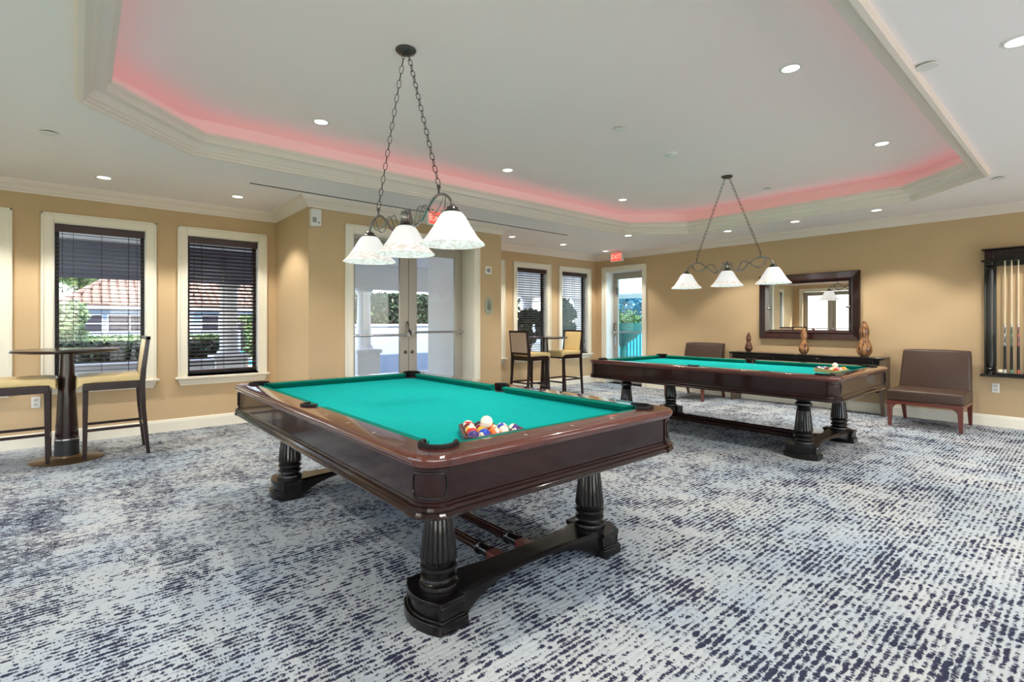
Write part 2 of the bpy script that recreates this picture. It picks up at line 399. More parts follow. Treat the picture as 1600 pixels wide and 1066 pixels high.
# cove moulding round the tray, one length per side
prof = [(-0.035, ZC + 0.004), (-0.035, ZC - 0.012), (-0.022, ZC - 0.020), (-0.022, ZC - 0.034), (0.006, ZC - 0.034), (0.006, ZC - 0.016), (0.022, ZC - 0.010), (0.022, ZC + 0.012), (0.034, ZC + 0.016), (0.034, ZC + 0.030),
        (0.050, ZC + 0.052), (0.075, ZC + 0.074), (0.105, ZC + 0.092), (0.128, ZC + 0.100), (0.128, ZC + 0.112), (0.148, ZC + 0.116), (0.148, ZC + 0.140), (0.128, ZC + 0.140), (0.118, ZC + 0.064), (-0.12, ZC + 0.060), (-0.12, ZC + 0.004)]
for i in range(8):
    struct(MB().rings(octagon(0), prof, True, [i]).build('trim_%d' % (i + 1), M_crown, smooth=25))
# pink light strip lying in the cove
tl = thing('cove_light_strip', 'pink light strip glowing in the cove around the raised ceiling', 'light strip', (0, 0, ZC + 0.066))
for i in range(8):
    MB().rings(octagon(0.0), [(0.0, 0.0), (0.05, 0.0), (0.05, 0.012), (0.0, 0.012)], True, [i]).build('light_tape', M_led, tl)

# crown, baseboards
room = [(XL, YN), (XR, YN), (XR, SD0 - 0.11), (XR, SD1 + 0.11), (XR, YF), (BX1, YF), (BX1, BY), (DD1 + 0.11, BY), (DD0 - 0.11, BY), (BX0, BY), (BX0, YF), (XL, YF)]
cp = [(0, 2.665), (0.012, 2.665), (0.014, 2.682), (0.026, 2.690), (0.034, 2.706), (0.060, 2.728), (0.088, 2.744), (0.094, 2.758), (0.108, 2.762), (0.112, ZC), (0, ZC)]
bpf = [(0, 0), (0.016, 0), (0.016, 0.118), (0.012, 0.124), (0.012, 0.136), (0.005, 0.147), (0, 0.147)]
groups = [('near', [0]), ('right', [1, 2, 3]), ('far_right', [4]), ('bay_right', [5]), ('bay_front', [6, 7, 8]), ('bay_left', [9]), ('far_left', [10]), ('left', [11])]
for k, (nm, ed) in enumerate(groups):
    struct(MB().rings(room, cp, True, ed, cap=False).build('trim_%d' % (k + 9), M_crown, smooth=30))
    ed2 = [e for e in ed if e not in (2, 7)]
    struct(MB().rings(room, bpf, True, ed2).build('baseboard_' + nm, M_trim, smooth=30))

# ------------------------------------------------------------------ windows with blinds
def casing_prof(w): return None
def make_window(n, a, b, sill=True):
    """a thing of the setting: jamb liner, casing boards, sill, sash, pane"""
    root = bpy.data.objects.new('window_%d' % n, None); col.objects.link(root); root.location = ((a + b) / 2, YF, 0); struct(root)
    h = (b - a) / 2; cw = 0.10
    for sx in (-1, 1):
        x0, x1 = (h, h + cw) if sx > 0 else (-h - cw, -h)
        mb = MB(); mb.box(x0, x1, -0.018, 0, WZ0 - 0.02, WZ1 + cw)
        xo0, xo1 = (h + cw - 0.022, h + cw) if sx > 0 else (-h - cw, -h - cw + 0.022)
        mb.box(xo0, xo1, -0.03, -0.018, WZ0 - 0.02, WZ1 + cw)
        mb.build('casing', M_trim, root, bevel=0.004)
    mb = MB(); mb.box(-h, h, -0.018, 0, WZ1, WZ1 + cw); mb.box(-h - cw, h + cw, -0.03, -0.018, WZ1 + cw - 0.022, WZ1 + cw)
    mb.build('casing', M_trim, root, bevel=0.004)
    # sill with moulded apron
    mb = MB(); mb.box(-h - cw - 0.025, h + cw + 0.025, -0.075, WT - 0.05, WZ0 - 0.045, WZ0 - 0.02)
    mb.build('sill', M_trim, root, bevel=0.006)
    pr = [(0, WZ0 - 0.125), (-0.012, WZ0 - 0.125), (-0.014, WZ0 - 0.105), (-0.024, WZ0 - 0.095), (-0.032, WZ0 - 0.07), (-0.052, WZ0 - 0.055), (-0.056, WZ0 - 0.045), (0, WZ0 - 0.045)]
    mb = MB(); k = len(pr)
    L = h + cw
    vsx = [(-L + max(0, 0.04 + y), y, z) for y, z in pr] + [(L - max(0, 0.04 + y), y, z) for y, z in pr]
    mb.add(vsx, [(q, (q + 1) % k, k + (q + 1) % k, k + q) for q in range(k)] + [list(range(k))[::-1], [k + q for q in range(k)]])
    mb.build('sill_apron', M_trim, root)
    mb = MB(); t = 0.008
    mb.box(-h, -h + t, 0, WT, WZ0, WZ1); mb.box(h - t, h, 0, WT, WZ0, WZ1); mb.box(-h + t, h - t, 0, WT, WZ1 - t, WZ1); mb.box(-h + t, h - t, 0, WT, WZ0 - 0.02, WZ0)
    mb.build('jamb', M_jamb, root)
    s = 0.035; y0, y1 = WT - 0.045, WT - 0.012
    mb = MB(); mb.box(-h + t, -h + t + s, y0, y1, WZ0, WZ1 - t); mb.box(h - t - s, h - t, y0, y1, WZ0, WZ1 - t)
    mb.box(-h + t + s, h - t - s, y0, y1, WZ0, WZ0 + s); mb.box(-h + t + s, h - t - s, y0, y1, WZ1 - t - s, WZ1 - t)
    mb.build('sash', M_bronze, root)
    MB().box(-h + t + s, h - t - s, (y0 + y1) / 2 - 0.003, (y0 + y1) / 2 + 0.003, WZ0 + s, WZ1 - t - s).build('pane', G_clear, root)
    return root
for i, (a, b) in enumerate(win_far): make_window(i + 1, a, b)

def make_blind(i, tilt, label, zlow=0.715):
    a, b = win_far[i]; h = (b - a) / 2 - 0.012
    r = thing('window_blind', label, 'blind', ((a + b) / 2, YF + 0.042, WZ0), 0, 'wooden blinds in the far wall windows')
    z1 = WZ1 - 0.010 - WZ0
    MB().box(-h, h, -0.035, -0.022, z1 - 0.085, z1).build('valance', M_blind, r, bevel=0.003)
    MB().box(-h + 0.01, h - 0.01, -0.02, 0.03, z1 - 0.05, z1 - 0.005).build('headrail', M_blind, r)
    z = z1 - 0.10; first = None; zb = zlow - WZ0
    while z > zb + 0.03:
        if first is None:
            w = 0.025; th = 0.0028
            mb = MB(); mb.add([(-h + 0.01, -w, -th * 0.4), (-h + 0.01, 0, th), (-h + 0.01, w, -th * 0.4), (h - 0.01, -w, -th * 0.4), (h - 0.01, 0, th), (h - 0.01, w, -th * 0.4)],
                              [(0, 1, 4, 3), (1, 2, 5, 4)])
            mb.add([(-h + 0.01, -w, -th * 1.3), (-h + 0.01, 0, -th * 0.1), (-h + 0.01, w, -th * 1.3), (h - 0.01, -w, -th * 1.3), (h - 0.01, 0, -th * 0.1), (h - 0.01, w, -th * 1.3)],
                   [(0, 3, 4, 1), (1, 4, 5, 2)])
            mb.add([(-h + 0.01, -w, -th * 0.4), (h - 0.01, -w, -th * 0.4), (h - 0.01, -w, -th * 1.3), (-h + 0.01, -w, -th * 1.3)], [(0, 1, 2, 3)])
            first = mb.build('slat', M_blind, r, normals=False); first.location = (0, 0, z); first.rotation_euler = (tilt, 0, 0)
        else: share(first, 'slat', r, (0, 0, z), (tilt, 0, 0))
        z -= 0.0455
    MB().box(-h + 0.01, h - 0.01, -0.025, 0.025, zb - 0.012, zb + 0.008).build('bottom_rail', M_blind, r, bevel=0.003)
    for x in (-h * 0.62, 0.0, h * 0.62):
        for y in (-0.026, 0.026):
            MB().box(x - 0.0016, x + 0.0016, y - 0.0008, y + 0.0008, zb, z1 - 0.06).build('ladder_cord', M_blindcord, r)
    for x, zz in ((h - 0.07, 0.25), (-h + 0.06, 1.0)):
        mb = MB(); mb.tube([(x, -0.036, z1 - 0.07), (x, -0.037, zz)], 0.0022, 6); mb.lathe([(0.002, zz - 0.03), (0.007, zz - 0.026), (0.005, zz), (0.002, zz + 0.006)], 8, x, -0.037)
        mb.build('pull_cord', M_blindcord, r)
    return r
T = math.radians
make_blind(0, T(4), 'dark wooden blind in the window cut off by the left picture edge')
make_blind(1, T(3), 'dark wooden blind with level open slats behind the nearest high bistro table')
make_blind(2, T(-24), 'dark wooden blind with tilted slats in the window beside the bay')
make_blind(3, T(-20), 'dark wooden blind in the window mostly hidden behind the bay')
make_blind(4, T(-10), 'dark wooden blind in the window left of the far bistro table')
make_blind(5, T(-10), 'dark wooden blind in the window nearest the far room corner')

# windows in the walls out of view (plain fixed glazing that lets the daylight in)
def plain_window(n, y0, y1, z0, z1):
    root = bpy.data.objects.new('window_%d' % n, None); col.objects.link(root); root.location = (XL, (y0 + y1) / 2, 0); struct(root)
    h = (y1 - y0) / 2; s = 0.06
    mb = MB(); mb.box(-0.12, -0.06, -h, -h + s, z0, z1); mb.box(-0.12, -0.06, h - s, h, z0, z1); mb.box(-0.12, -0.06, -h + s, h - s, z0, z0 + s); mb.box(-0.12, -0.06, -h + s, h - s, z1 - s, z1)
    mb.build('sash', M_jamb, root)
    MB().box(-0.092, -0.086, -h + s, h - s, z0 + s, z1 - s).build('pane', G_clear, root)
plain_window(7, -2.2, 0.2, 0.3, 2.45); plain_window(8, 0.8, 2.6, 0.3, 2.45); plain_window(9, 3.0, 4.6, 0.3, 2.45)

# ------------------------------------------------------------------ doors
def door_casing(root, axis_y, a0, a1, ztop):
    """boards in local frame: width along local x, room side is -y"""
    cw = 0.105
    for s0, s1 in ((a0 - cw, a0), (a1, a1 + cw)):
        mb = MB(); mb.box(s0, s1, -0.018, 0, 0, ztop + cw)
        if s0 < a0: mb.box(s0, s0 + 0.022, -0.03, -0.018, 0, ztop + cw)
        else: mb.box(s1 - 0.022, s1, -0.03, -0.018, 0, ztop + cw)
        mb.build('casing', M_trim, root, bevel=0.004)
    mb = MB(); mb.box(a0, a1, -0.018, 0, ztop, ztop + cw); mb.box(a0 - cw, a1 + cw, -0.03, -0.018, ztop + cw - 0.022, ztop + cw); mb.build('casing', M_trim, root, bevel=0.004)
def leaf(root, x0, x1, y, ztop, zbar, hinge_left, st=0.13, top=0.135, pane=G_clear, bar_len=None):
    """one glazed door leaf with stiles, rails, pane and push bar"""
    th = 0.045; bot = 0.22
    lf = MB(); lf.box(x0, x0 + st, y, y + th, 0.012, ztop); lf.box(x1 - st, x1, y, y + th, 0.012, ztop)
    lf.box(x0 + st, x1 - st, y, y + th, ztop - top, ztop); lf.box(x0 + st, x1 - st, y, y + th, 0.012, bot)
    o = lf.build('door_leaf', M_doorm, root, bevel=0.003)
    MB().box(x0 + st, x1 - st, y + 0.018, y + 0.026, bot, ztop - top).build('pane', pane, o)
    mb = MB(); mb.tube([(x0 + 0.03, y - 0.055, zbar), (x1 - 0.03, y - 0.055, zbar)], 0.016, 10)
    mb.box(x0 + 0.015, x0 + 0.06, y - 0.065, y, zbar - 0.025, zbar + 0.025); mb.box(x1 - 0.06, x1 - 0.015, y - 0.065, y, zbar - 0.025, zbar + 0.025)
    mb.build('push_bar', M_steel, o, smooth=40)
    xs = x1 - 0.05 if hinge_left else x0 + 0.05
    mb = MB(); mb.M = Matrix.Translation((xs, y - 0.002, 0.90)) @ Matrix.Rotation(PI / 2, 4, 'X'); mb.lathe([(0.0, -0.01), (0.026, -0.01), (0.026, 0.004), (0.018, 0.009), (0.0, 0.009)], 16, capped=False)
    mb.build('lock_cylinder', M_dsteel, o, smooth=40)
    return o
d1 = bpy.data.objects.new('door_1', None); col.objects.link(d1); d1.location = ((DD0 + DD1) / 2, BY, 0); struct(d1)
hw = (DD1 - DD0) / 2
door_casing(d1, True, -hw, hw, DDZ)
mb = MB(); t = 0.01; mb.box(-hw, -hw + t, 0, 0.30, 0, DDZ); mb.box(hw - t, hw, 0, 0.30, 0, DDZ); mb.box(-hw + t, hw - t, 0, 0.30, DDZ - t, DDZ); mb.build('jamb', M_trim, d1)
dl = leaf(d1, -hw + 0.014, -0.003, 0.27, DDZ - 0.014, 1.14, True)
dr = leaf(d1, 0.003, hw - 0.014, 0.27, DDZ - 0.014, 1.175, False, bar_len=0.62)
mb = MB(); mb.tube(spline([(-0.02, 0.27, 1.32), (-0.03, 0.235, 1.31), (-0.028, 0.215, 1.22), (0.0, 0.215, 1.16), (0.02, 0.25, 1.15)], 5), 0.012, 8); mb.build('door_pull', M_dsteel, dr, smooth=40)
MB().box(-hw + t, hw - t, 0.22, 0.33, 0.0, 0.012).build('threshold', M_steel, d1)

d2 = bpy.data.objects.new('door_2', None); col.objects.link(d2); d2.location = (XR, (SD0 + SD1) / 2, 0); d2.rotation_euler = (0, 0, -PI / 2); struct(d2)
hs = (SD1 - SD0) / 2
door_casing(d2, False, -hs, hs, SDZ)
mb = MB(); mb.box(-hs, -hs + t, 0, 0.30, 0, SDZ); mb.box(hs - t, hs, 0, 0.30, 0, SDZ); mb.box(-hs + t, hs - t, 0, 0.30, SDZ - t, SDZ); mb.build('jamb', M_jamb, d2)
ds = leaf(d2, -hs + 0.014, hs - 0.014, 0.25, SDZ - 0.014, 1.10, False, st=0.11, pane=G_teal)
mb = MB(); mb.tube(spline([(-hs + 0.06, 0.25, 1.30), (-hs + 0.055, 0.21, 1.28), (-hs + 0.055, 0.205, 1.15), (-hs + 0.06, 0.25, 1.12)], 5), 0.011, 8); mb.build('door_pull', M_dsteel, ds, smooth=40)
MB().box(-hs + 0.02, -hs + 0.09, 0.238, 0.25, 0.80, 1.0).build('latch_plate', M_steel, ds, bevel=0.003)
MB().box(-hs + 0.115, -hs + 0.15, 0.20, 0.25, 1.92, 2.08).build('door_closer', M_dsteel, ds, bevel=0.004)
MB().box(-hs + t, hs - t, 0.2, 0.31, 0, 0.012).build('threshold', M_steel, d2)
# double door in the left wall (seen in the mirror) and unseen glazed doors added behind the viewer for fill daylight
d3 = bpy.data.objects.new('door_3', None); col.objects.link(d3); d3.location = (XL, 6.1, 0); d3.rotation_euler = (0, 0, PI / 2); struct(d3)
door_casing(d3, False, -0.9, 0.9, 2.42)
leaf(d3, -0.895, -0.003, 0.12, 2.41, 1.10, True); leaf(d3, 0.003, 0.895, 0.12, 2.41, 1.10, False)
for k, (a, b) in enumerate(near_op):
    dn = bpy.data.objects.new('door_%d' % (k + 4), None); col.objects.link(dn); dn.location = ((a + b) / 2, YN, 0); dn.rotation_euler = (0, 0, PI); struct(dn)
    h = (b - a) / 2; door_casing(dn, True, -h, h, 2.45)
    leaf(dn, -h + 0.005, -0.003, 0.10, 2.44, 1.05, True, st=0.08, top=0.09); leaf(dn, 0.003, h - 0.005, 0.10, 2.44, 1.05, False, st=0.08, top=0.09)
# ------------------------------------------------------------------ pool tables
HX, HY, TZ = 0.83, 1.45, 0.83          # half width, half length, top of the rails
WOOD, CUSH = 0.13, 0.05                # width of the rail wood, of the cushion
BEDZ = TZ - 0.046
APZ0, APZ1 = TZ - 0.235, TZ - 0.052    # apron
RC = 0.115                             # radius of the outer corners
CL = 0.25                              # length of a corner piece along each side
rail_prof = [(WOOD, TZ), (0.020, TZ), (0.010, TZ - 0.003), (0.002, TZ - 0.011), (0.0, TZ - 0.022), (0.003, TZ - 0.033), (0.012, TZ - 0.041), (0.014, TZ - 0.047), (0.024, TZ - 0.052), (WOOD, TZ - 0.052)]
apron_prof = [(0.05, APZ1), (0.026, APZ1), (0.026, APZ0 + 0.062), (0.020, APZ0 + 0.058), (0.020, APZ0 + 0.050), (0.010, APZ0 + 0.046), (0.004, APZ0 + 0.036), (0.012, APZ0 + 0.028),
              (0.006, APZ0 + 0.022), (0.0, APZ0 + 0.014), (0.006, APZ0 + 0.004), (0.014, APZ0), (0.05, APZ0)]
def corner_path(n=9):
    """plan of an outer corner at (-HX,-HY), inward normal on the left when travelling; from the long side round to the end"""
    pts = [(-HX, -HY + CL)]
    for k in range(n):
        a = PI + (PI / 2) * k / (n - 1); pts.append((-HX + RC + RC * math.cos(a), -HY + RC + RC * math.sin(a)))
    pts.append((-HX + CL, -HY)); return pts
def make_pool_table(label, loc, group):
    r = thing('pool_table', label, 'pool table', loc, 0, group)
    # bed
    MB().box(-HX + 0.10, HX - 0.10, -HY + 0.10, HY - 0.10, BEDZ - 0.03, BEDZ).build('bed_cloth', M_cloth, r)
    MB().box(-HX + 0.06, HX - 0.06, -HY + 0.06, HY - 0.06, APZ0 + 0.01, BEDZ - 0.03).build('bed_frame', M_ebony, r)
    sp = 0.085                                   # half gap at a side pocket
    def straight(prof, p0, p1):
        return MB().rings([p0, p1], prof, False)
    # travel so that the inside of the table is on the left: -x side goes -y, +x side goes +y, near end +x, far end -x
    for s in (-1, 1):
        for (y0, y1) in ((-HY + CL, -sp), (sp, HY - CL)):
            a, b = ((s * HX, y0), (s * HX, y1)); pts = (a, b) if s > 0 else (b, a)
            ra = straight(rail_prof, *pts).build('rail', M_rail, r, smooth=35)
            for q in (0.25, 0.5, 0.75):
                x, y = s * (HX - WOOD / 2), y0 + (y1 - y0) * q
                MB().add([(x - 0.014, y, TZ + 0.0006), (x, y - 0.006, TZ + 0.0006), (x + 0.014, y, TZ + 0.0006), (x, y + 0.006, TZ + 0.0006)], [(0, 1, 2, 3)]).build('sight', M_sight, ra)
        pts = [(-HX + CL, s * HY), (HX - CL, s * HY)]; pts = pts if s < 0 else pts[::-1]
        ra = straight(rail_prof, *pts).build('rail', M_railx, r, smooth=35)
        for q in (0.25, 0.5, 0.75):
            x, y = -HX + CL + (2 * HX - 2 * CL) * q, s * (HY - WOOD / 2)
            MB().add([(x - 0.006, y, TZ + 0.0006), (x, y - 0.014, TZ + 0.0006), (x + 0.006, y, TZ + 0.0006), (x, y + 0.014, TZ + 0.0006)], [(0, 1, 2, 3)]).build('sight', M_sight, ra)
        # side pocket casting of the rail
        pp = [(s * HX, -sp), (s * HX, sp)]; pp = pp if s > 0 else pp[::-1]
        short = [(0.075 if d == WOOD else d, z) for d, z in rail_prof]
        straight(short, *pp).build('side_cap', M_rail, r, smooth=35)
    # aprons
    for s in (-1, 1):
        pp = [(s * HX, -HY + RC), (s * HX, HY - RC)]; pp = pp if s > 0 else pp[::-1]
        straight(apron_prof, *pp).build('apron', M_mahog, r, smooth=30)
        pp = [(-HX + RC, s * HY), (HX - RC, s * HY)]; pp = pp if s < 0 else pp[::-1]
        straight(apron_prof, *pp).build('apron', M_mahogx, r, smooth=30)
    # cushions: nose towards the bed, mitred away from the pockets
    nz = BEDZ + 0.039
    def cushion(p0, p1, n, c0, c1):
        p0, p1, n = Vector(p0), Vector(p1), Vector(n); t = (p1 - p0).normalized()
        sec = []
        for p, c in ((p0, t * c0), (p1, -t * c1)):
            a = p; b = p + n * CUSH + c
            sec.append([(a.x, a.y, TZ - 0.001), (b.x, b.y, nz), (b.x - n.x * 0.004, b.y - n.y * 0.004, nz - 0.006), (b.x - n.x * 0.034, b.y - n.y * 0.034, BEDZ), (a.x, a.y, BEDZ)])
        A, B = sec
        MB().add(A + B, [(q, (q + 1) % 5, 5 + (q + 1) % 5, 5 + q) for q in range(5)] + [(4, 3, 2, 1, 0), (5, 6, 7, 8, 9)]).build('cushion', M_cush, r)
    ix, iy = HX - WOOD, HY - WOOD
    for s in (-1, 1):
        cushion((s * ix, -iy + 0.075), (s * ix, -0.062), (-s, 0), 0.05, 0.018)
        cushion((s * ix, 0.062), (s * ix, iy - 0.075), (-s, 0), 0.018, 0.05)
        cushion((-ix + 0.075, s * iy), (ix - 0.075, s * iy), (0, -s), 0.05, 0.05)
    # corners: rail cap with a pocket cut, apron corner with a sunk panel, leather pocket
    cpth = corner_path()
    inner = []                                    # inner edge of the cap: wood edge and pocket arc
    cx, cy, pr = -HX + 0.165, -HY + 0.165, 0.070
    inner.append((-HX + WOOD, -HY + CL))
    for k in range(9):
        a = math.radians(122) + math.radians(206) * k / 8; inner.append((cx + pr * math.cos(a), cy + pr * math.sin(a)))
    inner.append((-HX + CL, -HY + WOOD))
    base_cap = base_ap = base_groove = base_pk = None
    for sx in (-1, 1):
        for sy in (-1, 1):
            M = Matrix.Diagonal((-sx, -sy, 1, 1))       # mirrors the (-,-) corner
            k = len(rail_prof); n = len(cpth); mb = MB(); mb.M = M
            Pv = [Vector(p) for p in cpth]; R = []
            for i in range(n):
                if i == 0: nr = Vector((1, 0))
                elif i == n - 1: nr = Vector((0, 1))
                else:
                    c = Vector((-HX + RC, -HY + RC)); nr = (c - Pv[i]).normalized()
                R.append([(Pv[i].x + nr.x * d, Pv[i].y + nr.y * d, z) for d, z in rail_prof[1:-1]] )
            kk = k - 2
            for i in range(n - 1):
                mb.add(R[i] + R[i + 1], [(q, q + 1, kk + q + 1, kk + q) for q in range(kk - 1)])
                a, b = inner[i], inner[i + 1]
                t0, t1 = R[i][0], R[i + 1][0]; u0, u1 = R[i][-1], R[i + 1][-1]
                mb.add([t0, t1, (b[0], b[1], TZ), (a[0], a[1], TZ)], [(0, 1, 2, 3)])
                mb.add([u0, u1, (b[0], b[1], TZ - 0.052), (a[0], a[1], TZ - 0.052)], [(0, 3, 2, 1)])
                mb.add([(a[0], a[1], TZ), (b[0], b[1], TZ), (b[0], b[1], TZ - 0.052), (a[0], a[1], TZ - 0.052)], [(0, 3, 2, 1)])
            cap = mb.build('corner_cap', M_rail, r, smooth=35)
            # seam in the middle of the cap and where it meets the rails
            mb = MB(); mb.M = M
            for (x0, y0, x1, y1) in ((-HX + 0.034, -HY + 0.034, cx - pr * 0.72, cy - pr * 0.72),):
                d = Vector((x1 - x0, y1 - y0)).normalized(); nn = Vector((-d.y, d.x)) * 0.0012
                mb.add([(x0 + nn.x, y0 + nn.y, TZ + 0.0004), (x1 + nn.x, y1 + nn.y, TZ + 0.0004), (x1 - nn.x, y1 - nn.y, TZ + 0.0004), (x0 - nn.x, y0 - nn.y, TZ + 0.0004)], [(0, 1, 2, 3)])
            mb.build('seam', M_dark, cap)
            # apron corner
            arc = [p for p in cpth[1:-1]]
            arc = [(-HX, -HY + RC + 0.012)] + arc + [(-HX + RC + 0.012, -HY)]
            mb = MB(); mb.M = M
            ap = mb
            Pa = [Vector(p) for p in arc]; Rr = []
            for i in range(len(Pa)):
                if i == 0: nr = Vector((1, 0))
                elif i == len(Pa) - 1: nr = Vector((0, 1))
                else: nr = (Vector((-HX + RC, -HY + RC)) - Pa[i]).normalized()
                Rr.append([(Pa[i].x + nr.x * (d - 0.006), Pa[i].y + nr.y * (d - 0.006), z) for d, z in apron_prof])
            ka = len(apron_prof)
            for i in range(len(Pa) - 1): mb.add(Rr[i] + Rr[i + 1], [(q, (q + 1) % ka, ka + (q + 1) % ka, ka + q) for q in range(ka)])
            mb.add(Rr[0], [list(range(ka))]); mb.add(Rr[-1], [list(range(ka))])
            apc = mb.build('apron_corner', M_mahog, r, smooth=30)
            # raised bead outlining the sunk panel on the rounded corner
            c = Vector((-HX + RC, -HY + RC)); rad = RC - 0.019; z0, z1 = APZ0 + 0.076, APZ1 - 0.016; pts = []
            def pt(t, z):                               # t in 0..1 round the corner
                a = PI + PI / 2 * t; return (c.x + rad * math.cos(a), c.y + rad * math.sin(a), z)
            q = 0.14; zr = 0.028
            for k2 in range(9): pts.append(pt(0.04 + q + (0.92 - 2 * q) * k2 / 8, z0))
            for k2 in range(1, 4): an = PI / 2 * k2 / 4; pts.append(pt(0.96 - q + q * math.sin(an), z0 + zr - zr * math.cos(an)))
            for k2 in range(0, 5): pts.append(pt(0.96, z0 + zr + (z1 - z0 - 2 * zr) * k2 / 4))
            for k2 in range(1, 4): an = PI / 2 * k2 / 4; pts.append(pt(0.96 - q + q * math.cos(an), z1 - zr + zr * math.sin(an)))
            for k2 in range(9): pts.append(pt(0.96 - q - (0.92 - 2 * q) * k2 / 8, z1))
            for k2 in range(1, 4): an = PI / 2 * k2 / 4; pts.append(pt(0.04 + q - q * math.sin(an), z1 - zr + zr * math.cos(an)))
            for k2 in range(0, 5): pts.append(pt(0.04, z1 - zr - (z1 - z0 - 2 * zr) * k2 / 4))
            for k2 in range(1, 4): an = PI / 2 * k2 / 4; pts.append(pt(0.04 + q - q * math.cos(an), z0 + zr - zr * math.sin(an)))
            mb = MB(); mb.M = M; mb.tube(pts, 0.0042, 6, closed=True); mb.build('corner_panel_bead', M_ebony, apc, smooth=60)
            # pocket: leather liner standing a little proud of the cap
            mb = MB(); mb.M = M; rows = []
            for (rr, z) in ((pr + 0.013, TZ + 0.001), (pr + 0.011, TZ + 0.012), (pr + 0.002, TZ + 0.016), (pr - 0.010, TZ + 0.013), (pr - 0.011, TZ + 0.002), (pr - 0.006, BEDZ - 0.02), (pr - 0.02, BEDZ - 0.09), (0.012, BEDZ - 0.12)):
                rows.append([(cx + rr * math.cos(math.radians(112) + math.radians(226) * k2 / 12), cy + rr * math.sin(math.radians(112) + math.radians(226) * k2 / 12), z) for k2 in range(13)])
            for i in range(len(rows) - 1): mb.add(rows[i] + rows[i + 1], [(k2, k2 + 1, 13 + k2 + 1, 13 + k2) for k2 in range(12)])
            pk = mb.build('corner_pocket', M_leather_bk, r, smooth=50, normals=False)
            mb = MB(); mb.M = M; mb.lathe([(pr - 0.004, BEDZ + 0.0006), (0.0, BEDZ + 0.0006)], 20, cx, cy, capped=False); mb.build('pocket_hole', M_dark, pk, normals=False)
    for s in (-1, 1):
        cxs = s * (HX - 0.118); mb = MB(); rows = []
        for (rr, z) in ((0.066, TZ + 0.001), (0.064, TZ + 0.011), (0.056, TZ + 0.014), (0.046, TZ + 0.012), (0.044, TZ + 0.002), (0.046, BEDZ - 0.02), (0.03, BEDZ - 0.08)):
            rows.append([(cxs + s * rr * math.cos(-1.75 + 3.5 * k2 / 12), rr * math.sin(-1.75 + 3.5 * k2 / 12), z) for k2 in range(13)])
        for i in range(len(rows) - 1): mb.add(rows[i] + rows[i + 1], [(k2, k2 + 1, 13 + k2 + 1, 13 + k2) for k2 in range(12)])
        pk = mb.build('side_pocket', M_leather_bk, r, smooth=50, normals=False)
        MB().lathe([(0.050, BEDZ + 0.0006), (0.0, BEDZ + 0.0006)], 20, cxs, 0, capped=False).build('pocket_hole', M_dark, pk, normals=False)
    # fluted legs
    LX, LY = 0.515, 1.05
    prof = [(0.080, APZ0 + 0.02), (0.084, APZ0 - 0.016), (0.082, APZ0 - 0.034), (0.066, APZ0 - 0.044), (0.058, APZ0 - 0.052), (0.060, APZ0 - 0.060), (0.076, APZ0 - 0.072), (0.078, APZ0 - 0.084), (0.062, APZ0 - 0.100), (0.054, APZ0 - 0.112), (0.060, APZ0 - 0.122), (0.058, APZ0 - 0.130), (0.064, APZ0 - 0.140)]
    prof_top = prof
    zf1, zf0 = APZ0 - 0.140, 0.255
    prof_bot = [(0.080, zf0), (0.076, zf0 - 0.008), (0.070, zf0 - 0.012), (0.083, zf0 - 0.022), (0.084, zf0 - 0.034), (0.070, zf0 - 0.046), (0.068, zf0 - 0.052), (0.082, zf0 - 0.062), (0.082, zf0 - 0.072), (0.066, zf0 - 0.080), (0.070, zf0 - 0.090), (0.086, zf0 - 0.10), (0.090, zf0 - 0.115), (0.086, zf0 - 0.130)]
    leg0 = None
    for sx in (-1, 1):
        for sy in (-1, 1):
            if leg0 is None:
                lg = MB(); nfl = 20; m_ = nfl * 4
                def fl(a, j): return 1 - 0.075 * max(0.0, math.cos(a * nfl)) if 0 < j < 3 else 1 - 0.02
                lg.lathe([(0.060, zf1), (0.0615, zf1 - 0.008), (0.083, zf0 + 0.010), (0.080, zf0)], m_, mod=fl)
                leg0 = lg.build('leg', M_ebony, r, smooth=28); leg0.location = (sx * LX, sy * LY, 0)
                cap0 = MB().lathe(prof_top[::-1], 28).build('leg_collar', M_ebony, leg0, smooth=40)
                ring0 = MB().lathe(prof_bot[::-1], 28).build('leg_ring_base', M_ebony, leg0, smooth=40)
            else:
                l2 = share(leg0, 'leg', r, (sx * LX, sy * LY, 0)); share(cap0, 'leg_collar', l2); share(ring0, 'leg_ring_base', l2)
    # trestle bases: arched and waisted in plan, bowed ends
    top_ = zf0 - 0.128
    for sy in (-1, 1):
        tr = bpy.data.objects.new('trestle', None)
        # plan outline as function of x: half depth
        def hd(x):
            u = abs(x) / 0.66; return 0.075 + 0.075 * max(0.0, (u - 0.25) / 0.75) ** 1.4
        def low(x):                                      # underside height (arch)
            u = abs(x) / 0.44; return 0.105 * max(0.0, 1 - u * u) ** 0.55 if u < 1 else 0.0
        xs = [-0.60 + 1.2 * k / 48 for k in range(49)]
        mb = MB(); V = []
        for x in xs:
            h_ = hd(x); lo = low(x)
            V += [(x, -h_, lo), (x, h_, lo), (x, h_, top_ - 0.016), (x, h_ - 0.016, top_), (x, -h_ + 0.016, top_), (x, -h_, top_ - 0.016)]
        Fs = []
        for i in range(48):
            for q in range(6): Fs.append((i * 6 + q, i * 6 + (q + 1) % 6, (i + 1) * 6 + (q + 1) % 6, (i + 1) * 6 + q))
        Fs += [[0, 1, 2, 3, 4, 5][::-1], [48 * 6 + q for q in range(6)]]
        mb.add(V, Fs)
        tro = mb.build('trestle', M_ebony, r, smooth=40); tro.location = (0, sy * LY, 0)
